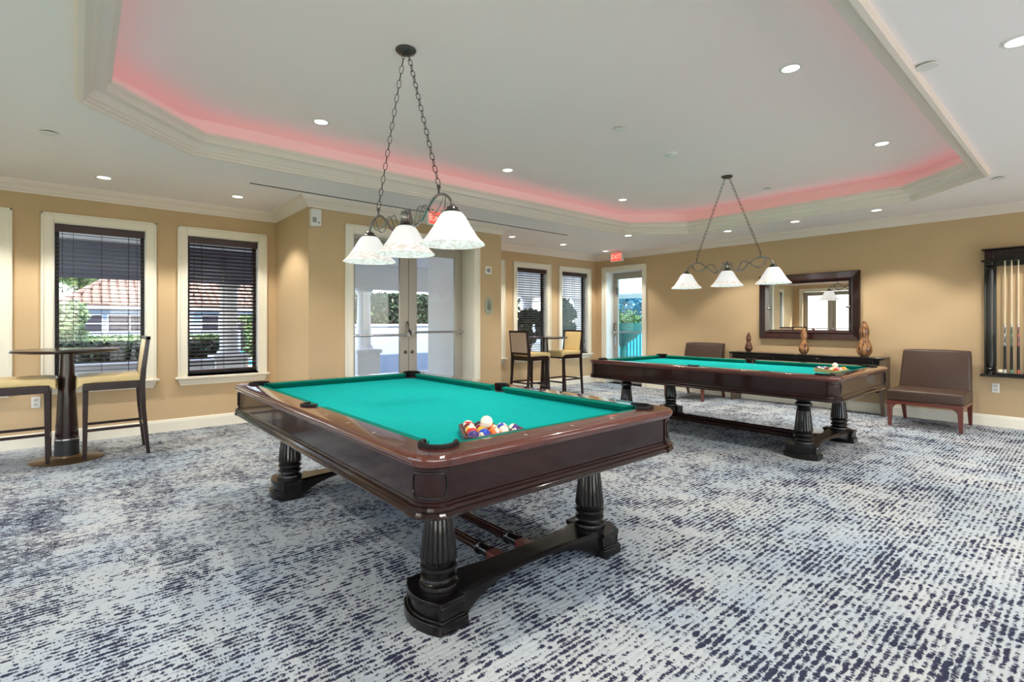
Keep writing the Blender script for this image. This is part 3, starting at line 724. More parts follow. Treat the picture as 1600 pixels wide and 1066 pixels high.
        for s in (-1, 1):                                # bowed foot blocks with a plinth
            def bow(x_in, out, hd_): # outline
                pts = [(x_in, -hd_), (out - 0.05, -hd_)]
                for k in range(7):
                    a = -1 + 2 * k / 6; pts.append((out - 0.05 + 0.05 * (1 - a * a) + 0.0, hd_ * a))
                pts += [(x_in, hd_)]
                return [(s * x, y) for x, y in pts]
            mb = MB(); mb.prism(bow(0.46, 0.655, 0.155), 0.0, 0.045); mb.prism(bow(0.47, 0.645, 0.147), 0.045, 0.055); mb.prism(bow(0.47, 0.632, 0.137), 0.055, top_ - 0.02); mb.prism(bow(0.47, 0.645, 0.147), top_ - 0.02, top_ + 0.004)
            mb.build('foot', M_ebony, tro, bevel=0.004)
            # bracket carrying the stretcher
            mb = MB(); sgn = -sy; pl = [(0.055, 0.0), (0.055, 0.085)]
            w_ = 0.035; x0 = s * 0.10
            mb.prism([(x0 - w_, sgn * 0.02), (x0 + w_, sgn * 0.02), (x0 + w_, sgn * 0.15), (x0 - w_, sgn * 0.15)], 0.07, top_ - 0.004)
            mb.build('stretcher_bracket', M_redwood, tro, bevel=0.008)
    for s in (-1, 1):
        yy = LY - 0.15; zc = 0.10; mb = MB(); n = 16
        mb.M = Matrix.Translation((s * 0.10, 0, zc)) @ Matrix.Rotation(PI / 2, 4, 'X')
        mb.lathe([(0.026, -yy + 0.10), (0.026, yy - 0.10)], 48, mod=lambda a, j: 1 - 0.10 * max(0, math.cos(a * 12)))
        st = mb.build('stretcher', M_mahog, r, smooth=30)
        for e in (-1, 1):
            mb = MB(); mb.M = Matrix.Translation((s * 0.10, 0, zc)) @ Matrix.Rotation(PI / 2, 4, 'X')
            z = e * (yy - 0.10)
            mb.lathe([(0.026, z), (0.037, z + e * 0.004), (0.037, z + e * 0.016), (0.028, z + e * 0.022), (0.028, z + e * 0.085), (0.034, z + e * 0.09), (0.034, z + e * 0.10)], 20)
            mb.build('stretcher_end', M_ebony, st, smooth=40)
    return r
pt1 = make_pool_table('nearest pool table with teal cloth and dark mahogany body on fluted legs', (1.745, 2.985, 0), 'pool tables')
pt2 = dup(pt1, (5.89, 2.93, 0), 0, 'far pool table with teal cloth standing before the mirror wall', 'pool tables')

# ------------------------------------------------------------------ balls and racks
BALL_R = 0.0286
BCOL = {1: (236, 178, 40), 2: (24, 62, 172), 3: (206, 34, 40), 4: (62, 34, 108), 5: (240, 116, 50), 6: (20, 110, 84), 7: (122, 26, 36), 8: (18, 18, 20)}
CNAME = {1: 'yellow', 2: 'blue', 3: 'red', 4: 'purple', 5: 'orange', 6: 'green', 7: 'maroon', 8: 'black'}
M_ballw = mat('cream ball resin', lin(240, 232, 208), 0.08, coat=0.5)
ball_mesh = {}
def ball(n):
    if n in ball_mesh: return ball_mesh[n]
    mb = MB(); nu, nv = 24, 16; V = []; Fs = []
    for j in range(1, nv):
        th = PI * j / nv
        for i in range(nu):
            ph = 2 * PI * i / nu; V.append((BALL_R * math.sin(th) * math.cos(ph), BALL_R * math.sin(th) * math.sin(ph), BALL_R * math.cos(th)))
    V += [(0, 0, BALL_R), (0, 0, -BALL_R)]; a, b = len(V) - 2, len(V) - 1
    for j in range(nv - 2):
        for i in range(nu): k = (i + 1) % nu; Fs.append((j * nu + i, (j + 1) * nu + i, (j + 1) * nu + k, j * nu + k))
    for i in range(nu):
        k = (i + 1) % nu; Fs.append((a, i, k)); Fs.append((b, (nv - 2) * nu + k, (nv - 2) * nu + i))
    mb.add(V, Fs)
    c = BCOL.get((n - 1) % 8 + 1) if n else None
    mc = mat('ball resin %s' % CNAME[(n - 1) % 8 + 1], lin(*c), 0.08, coat=0.5) if n else M_ballw
    me = bpy.data.meshes.new('billiard_ball'); me.from_pydata(V, [], Fs); me.materials.append(M_ballw); me.materials.append(mc)
    for p in me.polygons:
        ctr = p.center.normalized(); p.use_smooth = True
        if n == 0: k = 0
        elif ctr.x > 0.90 or ctr.x < -0.90: k = 0
        elif n <= 8: k = 1
        else: k = 1 if abs(ctr.z) < 0.55 else 0
        p.material_index = k
    ball_mesh[n] = me; return me
def put_ball(n, loc, rot, label, group=None):
    o = bpy.data.objects.new('billiard_ball', ball(n)); col.objects.link(o); o.location = loc; o.rotation_euler = rot
    tag(o, label, 'ball', group)
    if n:
        text_mesh('ball_number', str(n), 0.013, M_dark, o, (BALL_R + 0.0002, 0, 0), (PI / 2, 0, PI / 2), 0.0002)
    return o
def rack(loc, m, label, h=0.036):
    """wooden triangle: base row at y=0, apex towards +y; loc is the middle of the base row, on the cloth"""
    d = 2 * BALL_R + 0.0008; L = 4 * d; q = BALL_R + 0.004; w = 0.013
    A, B, C_ = Vector((-L / 2, 0)), Vector((L / 2, 0)), Vector((0, L * math.sqrt(3) / 2))
    root = thing('ball_rack', label, 'ball rack', loc)
    def rounded(off):
        pts = []
        for P, a0 in ((A, 150), (B, 270), (C_, 30)):
            for k in range(6): a = math.radians(a0 + 120 * k / 5); pts.append((P.x + off * math.cos(a), P.y + off * math.sin(a)))
        return pts
    I, O = rounded(q), rounded(q + w); n = len(I); mb = MB()
    for i in range(n):
        j = (i + 1) % n
        mb.add([(I[i][0], I[i][1], 0), (I[j][0], I[j][1], 0), (O[j][0], O[j][1], 0), (O[i][0], O[i][1], 0), (I[i][0], I[i][1], h), (I[j][0], I[j][1], h), (O[j][0], O[j][1], h), (O[i][0], O[i][1], h)],
               [(0, 1, 2, 3), (4, 7, 6, 5), (0, 4, 5, 1), (3, 2, 6, 7)])
    fr = mb.build('rack_frame', m, root, smooth=40)
    return root
order = [4, 2, 5, 14, 12, 3, 1, 13, 10, 9, 7, 6, 15, 8, 11]
def place_rack(cx, cy, seed, where, grp, order):
    rnd = random.Random(seed); d = 2 * BALL_R + 0.0008; k = 0
    rows = ['rail side row', 'second row', 'third row', 'fourth row']
    for row in range(5):
        m = 5 - row
        for i in range(m):
            n = order[k]; k += 1
            x = cx + (i - (m - 1) / 2) * d; y = cy + row * d * math.sqrt(3) / 2
            st = 'striped' if n > 8 else 'solid'
            put_ball(n, (x, y, BEDZ + BALL_R), (rnd.uniform(-1.4, 1.4), rnd.uniform(-1.0, 1.0), rnd.uniform(0, 6.28)), '%s %s billiard ball numbered %d in the triangle on %s' % (CNAME[(n - 1) % 8 + 1], st, n, where), grp)
    put_ball(0, (cx - 0.012, cy + 0.042, BEDZ + BALL_R + 0.0462), (0, 0, 0), 'cream cue ball lying on top of the racked balls on %s' % where)
M_rackd = mat('dark rack wood', lin(86, 44, 50), 0.35, coat=0.3)
M_rackl = mat('pale rack wood', lin(196, 152, 92), 0.4, coat=0.3)
rack((1.42, 1.772, BEDZ), M_rackd, 'dark wooden triangle rack in the near corner of the nearest pool table')
place_rack(1.42, 1.772, 3, 'the nearest pool table', 'balls racked on the nearest pool table', order)
rack((6.06, 1.77, BEDZ), M_rackl, 'pale wooden triangle rack on the far pool table')
place_rack(6.06, 1.77, 9, 'the far pool table', 'balls racked on the far pool table', [3, 12, 11, 5, 1, 9, 13, 2, 15, 7, 6, 8, 10, 14, 4])
put_ball(0, (8.69, 0.795, 0.6745 + BALL_R), (0, 0, 0), 'white ball resting on the shelf of the wall cue rack')

# ------------------------------------------------------------------ pendant lamps
def make_pendant(label, loc, group):
    r = thing('pendant_lamp', label, 'pendant lamp', loc, 0, group)
    zA = 1.985 - ZT                              # arm ends, relative to the tray ceiling
    MB().lathe([(0.0, 0.0), (0.066, 0.0), (0.068, -0.006), (0.060, -0.018), (0.040, -0.026), (0.020, -0.032), (0.0, -0.034)], 28, capped=False).build('canopy', M_dsteel, r, smooth=40)
    SP, HK = 0.545, 0.40
    # chains of oval links
    import itertools
    Lk, Wk, wr = 0.050, 0.024, 0.0025
    def link_pts():
        pts = []; hs_ = (Lk - Wk) / 2
        for k in range(8): a = PI * k / 7; pts.append((Wk / 2 * math.cos(a), 0, hs_ + Wk / 2 * math.sin(a)))
        for k in range(8): a = PI + PI * k / 7; pts.append((Wk / 2 * math.cos(a), 0, -hs_ + Wk / 2 * math.sin(a)))
        return pts
    link0 = None
    for s in (-1, 1):
        a = Vector((0, s * 0.035, -0.045)); b = Vector((0, s * HK, zA + 0.150)); v = b - a
        ch = MB(); ch.tube([tuple(a + Vector((0.010 * math.cos(q), 0, 0.010 * math.sin(q) + 0.008))) for q in [2 * PI * k / 10 for k in range(10)]], 0.0022, 6, closed=True)
        ch.tube([tuple(b + Vector((0.012 * math.cos(q), 0, 0.012 * math.sin(q) - 0.012))) for q in [2 * PI * k / 10 for k in range(10)]], 0.003, 6, closed=True)
        cho = ch.build('chain', M_dsteel, r, smooth=60)
        n = int(v.length / 0.0435); rot = v.to_track_quat('Z', 'X').to_euler()
        qd = v.to_track_quat('Z', 'X')
        for k in range(n):
            p = a + v * ((k + 0.5) / n); tw = (qd @ Matrix.Rotation(PI / 2 * (k % 2) + 0.3, 4, 'Z').to_quaternion()).to_euler()
            if link0 is None:
                link0 = MB().tube(link_pts(), wr, 6, closed=True).build('chain_link', M_dsteel, cho, smooth=60); link0.location = p; link0.rotation_euler = tw
            else: share(link0, 'chain_link', cho, p, tw)
    # hub
    MB().lathe([(0.0, zA - 0.062), (0.012, zA - 0.058), (0.022, zA - 0.046), (0.016, zA - 0.036), (0.028, zA - 0.026), (0.034, zA - 0.016), (0.030, zA - 0.006), (0.030, zA + 0.03), (0.036, zA + 0.038), (0.028, zA + 0.05), (0.014, zA + 0.058), (0.018, zA + 0.07), (0.0, zA + 0.082)], 20, capped=False).build('hub', M_pewter, r, smooth=40)
    for s in (-1, 1):
        arm = MB().tube(spline([(0, s * 0.036, zA + 0.055), (0, s * 0.050, zA + 0.06), (0, s * 0.062, zA + 0.02), (0, s * 0.095, zA - 0.035), (0, s * 0.145, zA - 0.052), (0, s * 0.20, zA - 0.030), (0, s * 0.27, zA + 0.030), (0, s * 0.34, zA + 0.078), (0, s * HK, zA + 0.092), (0, s * 0.465, zA + 0.080), (0, s * 0.52, zA + 0.045), (0, s * SP, zA)], 6), 0.0085, 10).build('arm', M_pewter, r, smooth=60)
        for x, zz in ((0.016, 0.0), (-0.016, -0.012)):
            MB().tube(spline([(x, s * 0.125, zA - 0.05 + zz), (x, s * 0.150, zA + 0.010 + zz), (x, s * 0.185, zA + 0.062 + zz), (x, s * 0.235, zA + 0.058 + zz), (0, s * 0.285, zA + 0.025 + zz), (-x, s * 0.335, zA - 0.008 + zz), (-x, s * 0.385, zA - 0.016 + zz), (-x, s * 0.435, zA + 0.014 + zz), (-x * 0.5, s * 0.462, zA + 0.070)], 5), 0.0042, 8).build('scroll_wire', M_pewter, arm, smooth=60)
        MB().tube([(0, s * HK, zA + 0.09), (0, s * HK, zA + 0.145)], 0.006, 8).build('hook', M_dsteel, arm, smooth=60)
    for y in (-SP, 0, SP):
        zt = zA if y else zA - 0.040
        sh = MB(); z0 = zA - 0.225
        sh.lathe([(0.140, z0 + 0.056), (0.124, z0 + 0.080), (0.108, z0 + 0.105), (0.094, z0 + 0.130), (0.080, z0 + 0.155), (0.066, z0 + 0.174), (0.050, z0 + 0.188), (0.030, z0 + 0.192)], 40, 0, y, capped=False)
        so = sh.build('shade', M_shade, r, smooth=60, normals=False)
        bd = MB(); N = 96
        def rip(a, j): return 1 + 0.035 * math.sin(PI * min(j, 6) / 6) * math.sin(a * 12 + j * 0.55)
        bd.lathe([(0.189, z0), (0.187, z0 + 0.003), (0.180, z0 + 0.010), (0.170, z0 + 0.018), (0.160, z0 + 0.028), (0.152, z0 + 0.038), (0.145, z0 + 0.048), (0.140, z0 + 0.056)], N, 0, y, capped=False, mod=rip)
        bd.build('leaf_band', M_band, so, smooth=60, normals=False)
        tp = zt if y else zA - 0.05
        MB().lathe([(0.052, zA - 0.046), (0.054, zA - 0.040), (0.046, zA - 0.028), (0.036, zA - 0.022), (0.032, zA - 0.010), (0.022, zA - 0.004), (0.012, zA + 0.004 if y else zA - 0.002)], 24, 0, y).build('fitter_cap', M_dsteel, so, smooth=40)
        MB().lathe([(0.0, z0 + 0.115), (0.018, z0 + 0.118), (0.026, z0 + 0.13), (0.024, z0 + 0.145), (0.014, z0 + 0.16), (0.013, z0 + 0.18)], 16, 0, y, capped=False).build('bulb', M_lens, so, smooth=60)
        ld = bpy.data.lights.new('bulb_light', 'SPOT'); ld.energy = PEND_W; ld.spot_size = math.radians(108); ld.spot_blend = 0.4; ld.shadow_soft_size = 0.03; ld.color = (1, 0.93, 0.84)
        lo = bpy.data.objects.new('bulb_light', ld); col.objects.link(lo); lo.parent = so; lo.location = (0, y, z0 + 0.10)
    return r
p1 = make_pendant('three-shade pendant lamp hanging over the nearest pool table', (1.64, 2.98, ZT), 'billiard pendant lamps')
p2 = dup(p1, (6.05, 2.98, ZT), 0, 'three-shade pendant lamp hanging over the far pool table before the mirror', 'billiard pendant lamps')

# ------------------------------------------------------------------ recessed downlights
def make_can(label, loc, power=1.0, cone=104):
    r = thing('recessed_light', label, 'ceiling light', loc, 0, 'recessed downlights')
    MB().lathe([(0.055, 0.0), (0.056, -0.006), (0.074, -0.004), (0.076, 0.0)], 32, capped=False).build('trim_ring', M_plastic, r, smooth=40)
    MB().lathe([(0.055, -0.003), (0.0, -0.003)], 32, capped=False).build('lens', M_lens, r, smooth=40)
    ld = bpy.data.lights.new('downlight', 'SPOT'); ld.energy = CAN_W * power; ld.spot_size = math.radians(cone); ld.spot_blend = 0.35; ld.shadow_soft_size = 0.045; ld.color = (1, 0.95, 0.87)
    lo = bpy.data.objects.new('downlight', ld); col.objects.link(lo); lo.parent = r; lo.location = (0, 0, -0.012)
    return r
cans = [(1.65, 4.54, ZT, 'recessed downlight in the raised ceiling at the left far side'), (3.84, 4.54, ZT, 'recessed downlight in the raised ceiling at the middle of the far side'),
        (6.04, 4.54, ZT, 'recessed downlight in the raised ceiling at the right far side'), (1.65, 1.42, ZT, 'recessed downlight in the raised ceiling above the near end of the nearest pool table'),
        (3.82, 1.42, ZT, 'large recessed downlight in the raised ceiling right of the smoke detector'), (6.12, 1.42, ZT, 'recessed downlight in the raised ceiling near the right cove corner'),
        (0.20, 6.56, ZC, 'recessed downlight in the low ceiling above the nearest high bistro table'), (1.41, 6.54, ZC, 'recessed downlight in the low ceiling left of the bay corner'),
        (5.62, 6.53, ZC, 'recessed downlight in the low ceiling right of the double doors'), (6.91, 6.56, ZC, 'recessed downlight in the low ceiling above the far bistro table'),
        (8.20, 6.59, ZC, 'recessed downlight in the low ceiling beside the far exit sign'),
        (7.9, 1.89, ZC, 'recessed downlight in the low ceiling before the right lounge chair'), (7.9, 2.88, ZC, 'recessed downlight in the low ceiling before the right side of the mirror'),
        (7.9, 3.88, ZC, 'recessed downlight in the low ceiling left of the mirror'), (7.03, 5.17, ZC, 'recessed downlight tucked at the far cove corner'),
        (3.72, 0.27, ZC, 'recessed reflector downlight cut by the right picture edge'), (7.9, 0.4, ZC, 'recessed downlight in the low ceiling before the cue rack'),
        (6.1, 0.2, ZC, 'recessed downlight in the low ceiling on the near right side'), (1.2, 0.1, ZC, 'recessed downlight above the viewer'), (-0.9, 6.55, ZC, 'recessed downlight beyond the left picture edge'),
        (-0.9, 4.5, ZC, 'recessed downlight left of the raised ceiling'), (-0.9, 2.4, ZC, 'recessed downlight left of the viewer'), (-0.9, 0.1, ZC, 'fill downlight added behind the viewer on the left'),
        (2.6, -1.6, ZC, 'fill downlight added far behind the viewer'), (5.4, -1.6, ZC, 'fill downlight added behind the viewer on the right')]
for x, y, z, lb in cans: make_can(lb, (x, y, z))  # those behind the viewer are added as fill light

def disc(name, label, cat, loc, prof, m, group=None):
    o = MB().lathe(prof, 28, capped=False).build(name, m, smooth=40); o.location = loc; return tag(o, label, cat, group)
cov = [(0.0, -0.012), (0.05, -0.012), (0.052, -0.009), (0.052, -0.006), (0.0, -0.006)]
def sprinkler(label, loc):
    r = thing('sprinkler_cover', label, 'sprinkler', loc, 0, 'ceiling sprinkler covers')
    MB().lathe([(0.0, -0.014), (0.052, -0.014), (0.054, -0.011), (0.052, -0.008), (0.0, -0.008)], 28, capped=False).build('cover_plate', M_plastic, r, smooth=40)
    MB().lathe([(0.034, -0.008), (0.034, 0.0)], 20, capped=False).build('cup', M_dark, r, smooth=40)
sprinkler('round sprinkler cover on the low ceiling by the left end of the cove', (-0.17, 5.28, ZC))
sprinkler('round sprinkler cover on the low ceiling against the right cove moulding', (3.67, 0.64, ZC))
sprinkler('round sprinkler cover on the low ceiling at the right cove corner', (7.07, 0.66, ZC))
sprinkler('round sprinkler cover in the raised ceiling above the far pendant lamp', (7.02, 2.90, ZT))
sprinkler('round sprinkler cover in the middle of the raised ceiling', (3.80, 2.89, ZT))
r = thing('smoke_detector', 'white round smoke detector on the raised ceiling between the pendant lamps', 'smoke detector', (4.78, 2.97, ZT))
MB().lathe([(0.0, -0.042), (0.030, -0.042), (0.040, -0.036), (0.056, -0.024), (0.062, -0.010), (0.066, 0.0)], 28, capped=False).build('housing', M_plastic, r, smooth=40)
MB().lathe([(0.050, -0.0295), (0.0585, -0.018)], 28, capped=False).build('vent_ring', M_grey, r, smooth=40)
r = thing('slot_diffuser', 'long thin dark air slot in the low ceiling before the double doors', 'air vent', (3.80, 5.81, ZC))
MB().box(-2.45, 2.45, -0.032, 0.032, -0.004, 0.002).build('frame', M_ceil, r); MB().box(-2.43, 2.43, -0.020, 0.020, -0.006, -0.003).build('slot', mat('slot dark grey', lin(92, 92, 94), 0.7), r)
for x in (-1.22, 0, 1.22): MB().box(x - 0.002, x + 0.002, -0.032, 0.032, -0.0065, -0.004).build('joint', M_grey, r)

# ------------------------------------------------------------------ exit signs
def exit_sign(label, loc, rz):
    r = thing('exit_sign', label, 'exit sign', loc, rz, 'lit exit signs')
    MB().box(-0.15, 0.15, -0.03, 0.03, -0.205, -0.022).build('housing', M_plastic, r, bevel=0.005)
    MB().box(-0.05, 0.05, -0.025, 0.025, -0.022, 0.0).build('mount', M_plastic, r)
    MB().box(-0.128, 0.128, -0.033, -0.0302, -0.190, -0.037).build('lit_panel', M_exit, r)
    text_mesh('exit_letters', 'EXIT', 0.125, M_exitl, r, (0, -0.0345, -0.113), (PI / 2, 0, 0), 0.0008)
    return r
exit_sign('red lit exit sign hanging before the double doors behind the near lamp shade', (3.55, 5.64, ZC), 0)
exit_sign('red lit exit sign hanging before the single glass door in the far corner', (8.46, 6.50, ZC), -PI / 2)
# ------------------------------------------------------------------ wall devices
r = thing('wall_speaker', 'white box speaker high on the bay corner under the crown', 'speaker', (2.112, BY, 2.54))
MB().box(-0.058, 0.058, -0.075, 0.0, -0.10, 0.10).build('body', M_plastic, r, bevel=0.008)
MB().box(-0.046, 0.0, -0.0775, -0.075, -0.062, 0.0).build('grille', M_grey, r); MB().box(0.016, 0.04, -0.0775, -0.075, -0.07, -0.05).build('badge', M_grey, r)
r = thing('fire_strobe', 'white square fire alarm strobe on the bay wall', 'alarm strobe', (4.70, BY, 2.10))
MB().box(-0.06, 0.06, -0.022, 0.0, -0.06, 0.06).build('plate', M_plastic, r, bevel=0.006)
mb = MB(); mb.M = Matrix.Translation((0, -0.022, 0)) @ Matrix.Rotation(PI / 2, 4, 'X'); mb.lathe([(0.034, 0.0), (0.034, 0.008), (0.02, 0.02), (0.0, 0.024)], 20, capped=False); mb.build('flash_lens', M_grey, r, smooth=50)
r = thing('room_sign', 'small oval grey green room sign on the bay wall', 'sign', (4.715, BY, 1.565))
n = 32; mb = MB(); mb.prism([(0.075 * math.cos(2 * PI * k / n), 0.138 * math.sin(2 * PI * k / n)) for k in range(n)], -0.014, 0.0, 'y'); mb.build('plate', mat('sage sign plate', lin(168, 172, 152), 0.5), r, bevel=0.003)
M_ink = mat('sign ink', lin(58, 62, 60), 0.6)
for z, w in ((0.062, 0.032), (0.030, 0.05), (0.008, 0.056), (-0.018, 0.06), (-0.036, 0.056), (-0.056, 0.046)):
    MB().box(-w / 2 - 0.006, w / 2 + 0.006, -0.0155, -0.0138, z - 0.006, z + 0.006).build('print_line', M_ink, r)
for z in (0.098, -0.098): MB().box(-0.006, 0.006, -0.0155, -0.0138, z - 0.006, z + 0.006).build('print_dot', M_ink, r)
def outlet(label, loc, rz):
    r = thing('wall_outlet', label, 'outlet', loc, rz, 'wall outlets')
    MB().box(-0.036, 0.036, -0.007, 0, -0.058, 0.058).build('plate', M_plastic, r, bevel=0.003)
    for z in (-0.024, 0.024):
        s = MB().box(-0.018, 0.018, -0.0095, -0.0068, z - 0.015, z + 0.015).build('socket', mat('outlet ivory', lin(214, 210, 200), 0.4), r, bevel=0.004)
        for x in (-0.007, 0.007): MB().box(x - 0.0015, x + 0.0015, -0.0099, -0.009, z - 0.006, z + 0.006).build('slot', M_dark, s)
outlet('white duplex outlet low on the window wall beside the high table', (-0.335, YF, 0.47), 0)
outlet('white duplex outlet below the cue rack beside the right lounge chair', (XR, 0.845, 0.488), -PI / 2)

# ------------------------------------------------------------------ mirror
r = thing('wall_mirror', 'large mahogany framed mirror above the console table', 'mirror', (XR, 3.01, 1.565))
hy, hz, fw_ = 0.723, 0.52, 0.15
oc_ = [(-hy, -hz), (hy, -hz), (hy, hz), (-hy, hz)]; ic_ = [(-hy + fw_, -hz + fw_), (hy - fw_, -hz + fw_), (hy - fw_, hz - fw_), (-hy + fw_, hz - fw_)]
mc_ = [(-hy + 0.095, -hz + 0.095), (hy - 0.095, -hz + 0.095), (hy - 0.095, hz - 0.095), (-hy + 0.095, hz - 0.095)]
for i in range(4):
    j = (i + 1) % 4; V = []
    for (o_, m_, n_) in ((oc_[i], mc_[i], ic_[i]), (oc_[j], mc_[j], ic_[j])):
        V += [(0, *o_), (-0.045, *o_), (-0.06, o_[0] * 0.985, o_[1] * 0.98), (-0.052, *m_), (-0.064, m_[0] * 0.985, m_[1] * 0.97), (-0.022, *n_), (0, *n_)]
    MB().add(V, [(q, (q + 1) % 7, 7 + (q + 1) % 7, 7 + q) for q in range(7)] + [list(range(7)), list(range(7, 14))]).build('frame_side', M_mahog if i % 2 else mat('mirror mahogany', lin(66, 30, 25), 0.25, coat=0.7, noise=(lin(46, 21, 18), (8, 1.5, 20), 3, 0.3, 0.7)), r)
MB().box(-0.020, -0.004, -hy + fw_ - 0.01, hy - fw_ + 0.01, -hz + fw_ - 0.01, hz - fw_ + 0.01).build('mirror_glass', M_mirror, r)
for s in (-1, 1):
    mb = MB(); mb.M = Matrix.Translation((-0.03, s * (hy - fw_ - 0.004), -0.02)) @ Matrix.Rotation(-PI / 2, 4, 'Y') @ Matrix.Diagonal((0.55, 1, 1, 1)); mb.lathe([(0.034, 0), (0.030, 0.008), (0.016, 0.014), (0.0, 0.015)], 16, capped=False); mb.build('rosette', M_steel, r, smooth=60)

# ------------------------------------------------------------------ console with gourds
CX0, CX1, CY0, CY1, CZ = 8.40, 8.735, 1.93, 4.10, 0.82
r = thing('console_table', 'long dark wooden console table below the mirror', 'console table', ((CX0 + CX1) / 2, (CY0 + CY1) / 2, 0))
dx, dy = (CX1 - CX0) / 2, (CY1 - CY0) / 2
MB().box(-dx, dx, -dy, dy, CZ - 0.03, CZ).build('top', M_ebony, r, bevel=0.004)
MB().box(-dx + 0.01, dx - 0.005, -dy + 0.06, dy - 0.06, CZ - 0.15, CZ - 0.03).build('apron', M_ebony, r)
for q in (-0.5, 0, 0.5): MB().box(-dx + 0.002, -dx + 0.012, q * dy * 1.22 - 0.30, q * dy * 1.22 + 0.30, CZ - 0.14, CZ - 0.045).build('drawer_front', M_ebony, r, bevel=0.003)
pan = spline([(dx, 0.0, 0), (dx, CZ - 0.03, 0), (-dx + 0.004, CZ - 0.03, 0)], 1)
front = [(-dx + 0.004, CZ - 0.03), (-dx + 0.004, 0.55), (-dx - 0.012, 0.44), (-dx - 0.004, 0.32), (-dx + 0.03, 0.18), (-dx + 0.065, 0.06), (-dx + 0.075, 0.0)]
M_panel = mat('grey brown console side', lin(92, 76, 62), 0.32, coat=0.4)
for s in (-1, 1):
    y0 = s * dy; y1 = s * (dy - 0.05)
    MB().prism([(dx, 0.0), (dx, CZ - 0.03)] + front, min(y0, y1), max(y0, y1), 'y').build('end_panel', M_panel, r, bevel=0.004)
MB().box(-dx + 0.05, dx - 0.02, -dy + 0.05, dy - 0.05, 0.33, 0.36).build('shelf', M_ebony, r)
tag(MB().box(-0.12, 0.12, -0.18, 0.18, 0, 0.11).build('storage_box', M_dark, bevel=0.006, loc=(8.575, 2.22, 0.361)), 'low black storage box on the lower console shelf', 'box')
def gourd_mat():
    m = bpy.data.materials.new('striped gourd wood'); m.use_nodes = True; nt = m.node_tree; p = nt.nodes['Principled BSDF']
    p.inputs['Roughness'].default_value = 0.3; p.inputs['Coat Weight'].default_value = 0.4
    tc = nt.nodes.new('ShaderNodeTexCoord'); mp = nt.nodes.new('ShaderNodeMapping'); mp.inputs['Scale'].default_value = (55, 55, 5)
    nz = nt.nodes.new('ShaderNodeTexNoise'); nz.inputs['Scale'].default_value = 1; nz.inputs['Detail'].default_value = 3
    cr = nt.nodes.new('ShaderNodeValToRGB'); cr.color_ramp.elements[0].position = 0.38; cr.color_ramp.elements[0].color = lin(74, 40, 24); cr.color_ramp.elements[1].position = 0.6; cr.color_ramp.elements[1].color = lin(176, 126, 78)
    nt.links.new(tc.outputs['Object'], mp.inputs[0]); nt.links.new(mp.outputs[0], nz.inputs['Vector']); nt.links.new(nz.outputs['Fac'], cr.inputs[0]); nt.links.new(cr.outputs[0], p.inputs['Base Color'])
    return m
M_gourd = gourd_mat(); M_gourdd = mat('dark gourd wood', lin(104, 62, 38), 0.3, coat=0.4, noise=(lin(70, 38, 24), (40, 40, 6), 3, 0.35, 0.65))
def gourd(label, y, h, rb, m):
    r = thing('gourd_vase', label, 'vase', (8.53, y, CZ), 0, 'gourd vases on the console')
    q = [(0.0, 0.0), (0.5, 0.0), (0.55, 0.03), (0.86, 0.10), (1.0, 0.20), (0.93, 0.31), (0.70, 0.42), (0.52, 0.50), (0.55, 0.58), (0.64, 0.67), (0.60, 0.78), (0.42, 0.88), (0.26, 0.95), (0.24, 1.0), (0.0, 1.0)]
    pr_ = [(v.x, max(0, v.y)) for v in spline([(a, b, 0) for a, b in q[1:-1]], 4)]
    MB().lathe([(a * rb, b * h) for a, b in pr_], 32, mod=lambda a, j: 1 + 0.012 * math.cos(a * 10)).build('body', m, r, smooth=60)
    MB().lathe([(0.17 * rb, h * 1.0 + 0.001), (0.0, h + 0.001)], 16, capped=False).build('mouth', M_dark, r)
    MB().lathe([(0.56 * rb, 0.0), (0.56 * rb, 0.008), (0.5 * rb, 0.012)], 24).build('foot_ring', M_dark, r, smooth=40)
gourd('smallest dark gourd vase on the left of the console', 3.83, 0.32, 0.060, M_gourdd)
gourd('middle striped gourd vase standing before the mirror', 2.98, 0.40, 0.072, M_gourd)
gourd('tallest striped gourd vase on the right end of the console', 2.185, 0.51, 0.096, M_gourd)

# ------------------------------------------------------------------ lounge chairs (face -x)
def pillow(x0, x1, y0, y1, z0, z1, puff=0.012, n=8):
    pf = puff if isinstance(puff, tuple) else (puff, puff, puff)
    """box with softly puffed faces"""
    bm = bmesh.new(); bmesh.ops.create_cube(bm, size=1.0); bmesh.ops.subdivide_edges(bm, edges=bm.edges, cuts=n, use_grid_fill=True)
    mb = MB(); vs_ = []
    for v in bm.verts:
        u = [c * 2 for c in v.co]; w = [1 - abs(c) ** 6 for c in u]
        s = [c * (1 - 0.02 * max(abs(u[(i + 1) % 3]) ** 4, abs(u[(i + 2) % 3]) ** 4)) for i, c in enumerate(u)]
        off = [math.copysign(1, u[i]) * pf[i] * (1 - u[(i + 1) % 3] ** 2) * (1 - u[(i + 2) % 3] ** 2) if abs(u[i]) > 0.99 else 0 for i in range(3)]
        vs_.append((x0 + (x1 - x0) * (s[0] + 1) / 2 + off[0], y0 + (y1 - y0) * (s[1] + 1) / 2 + off[1], z0 + (z1 - z0) * (s[2] + 1) / 2 + off[2]))
    mb.add(vs_, [[v.index for v in f.verts] for f in bm.faces]); bm.free(); return mb
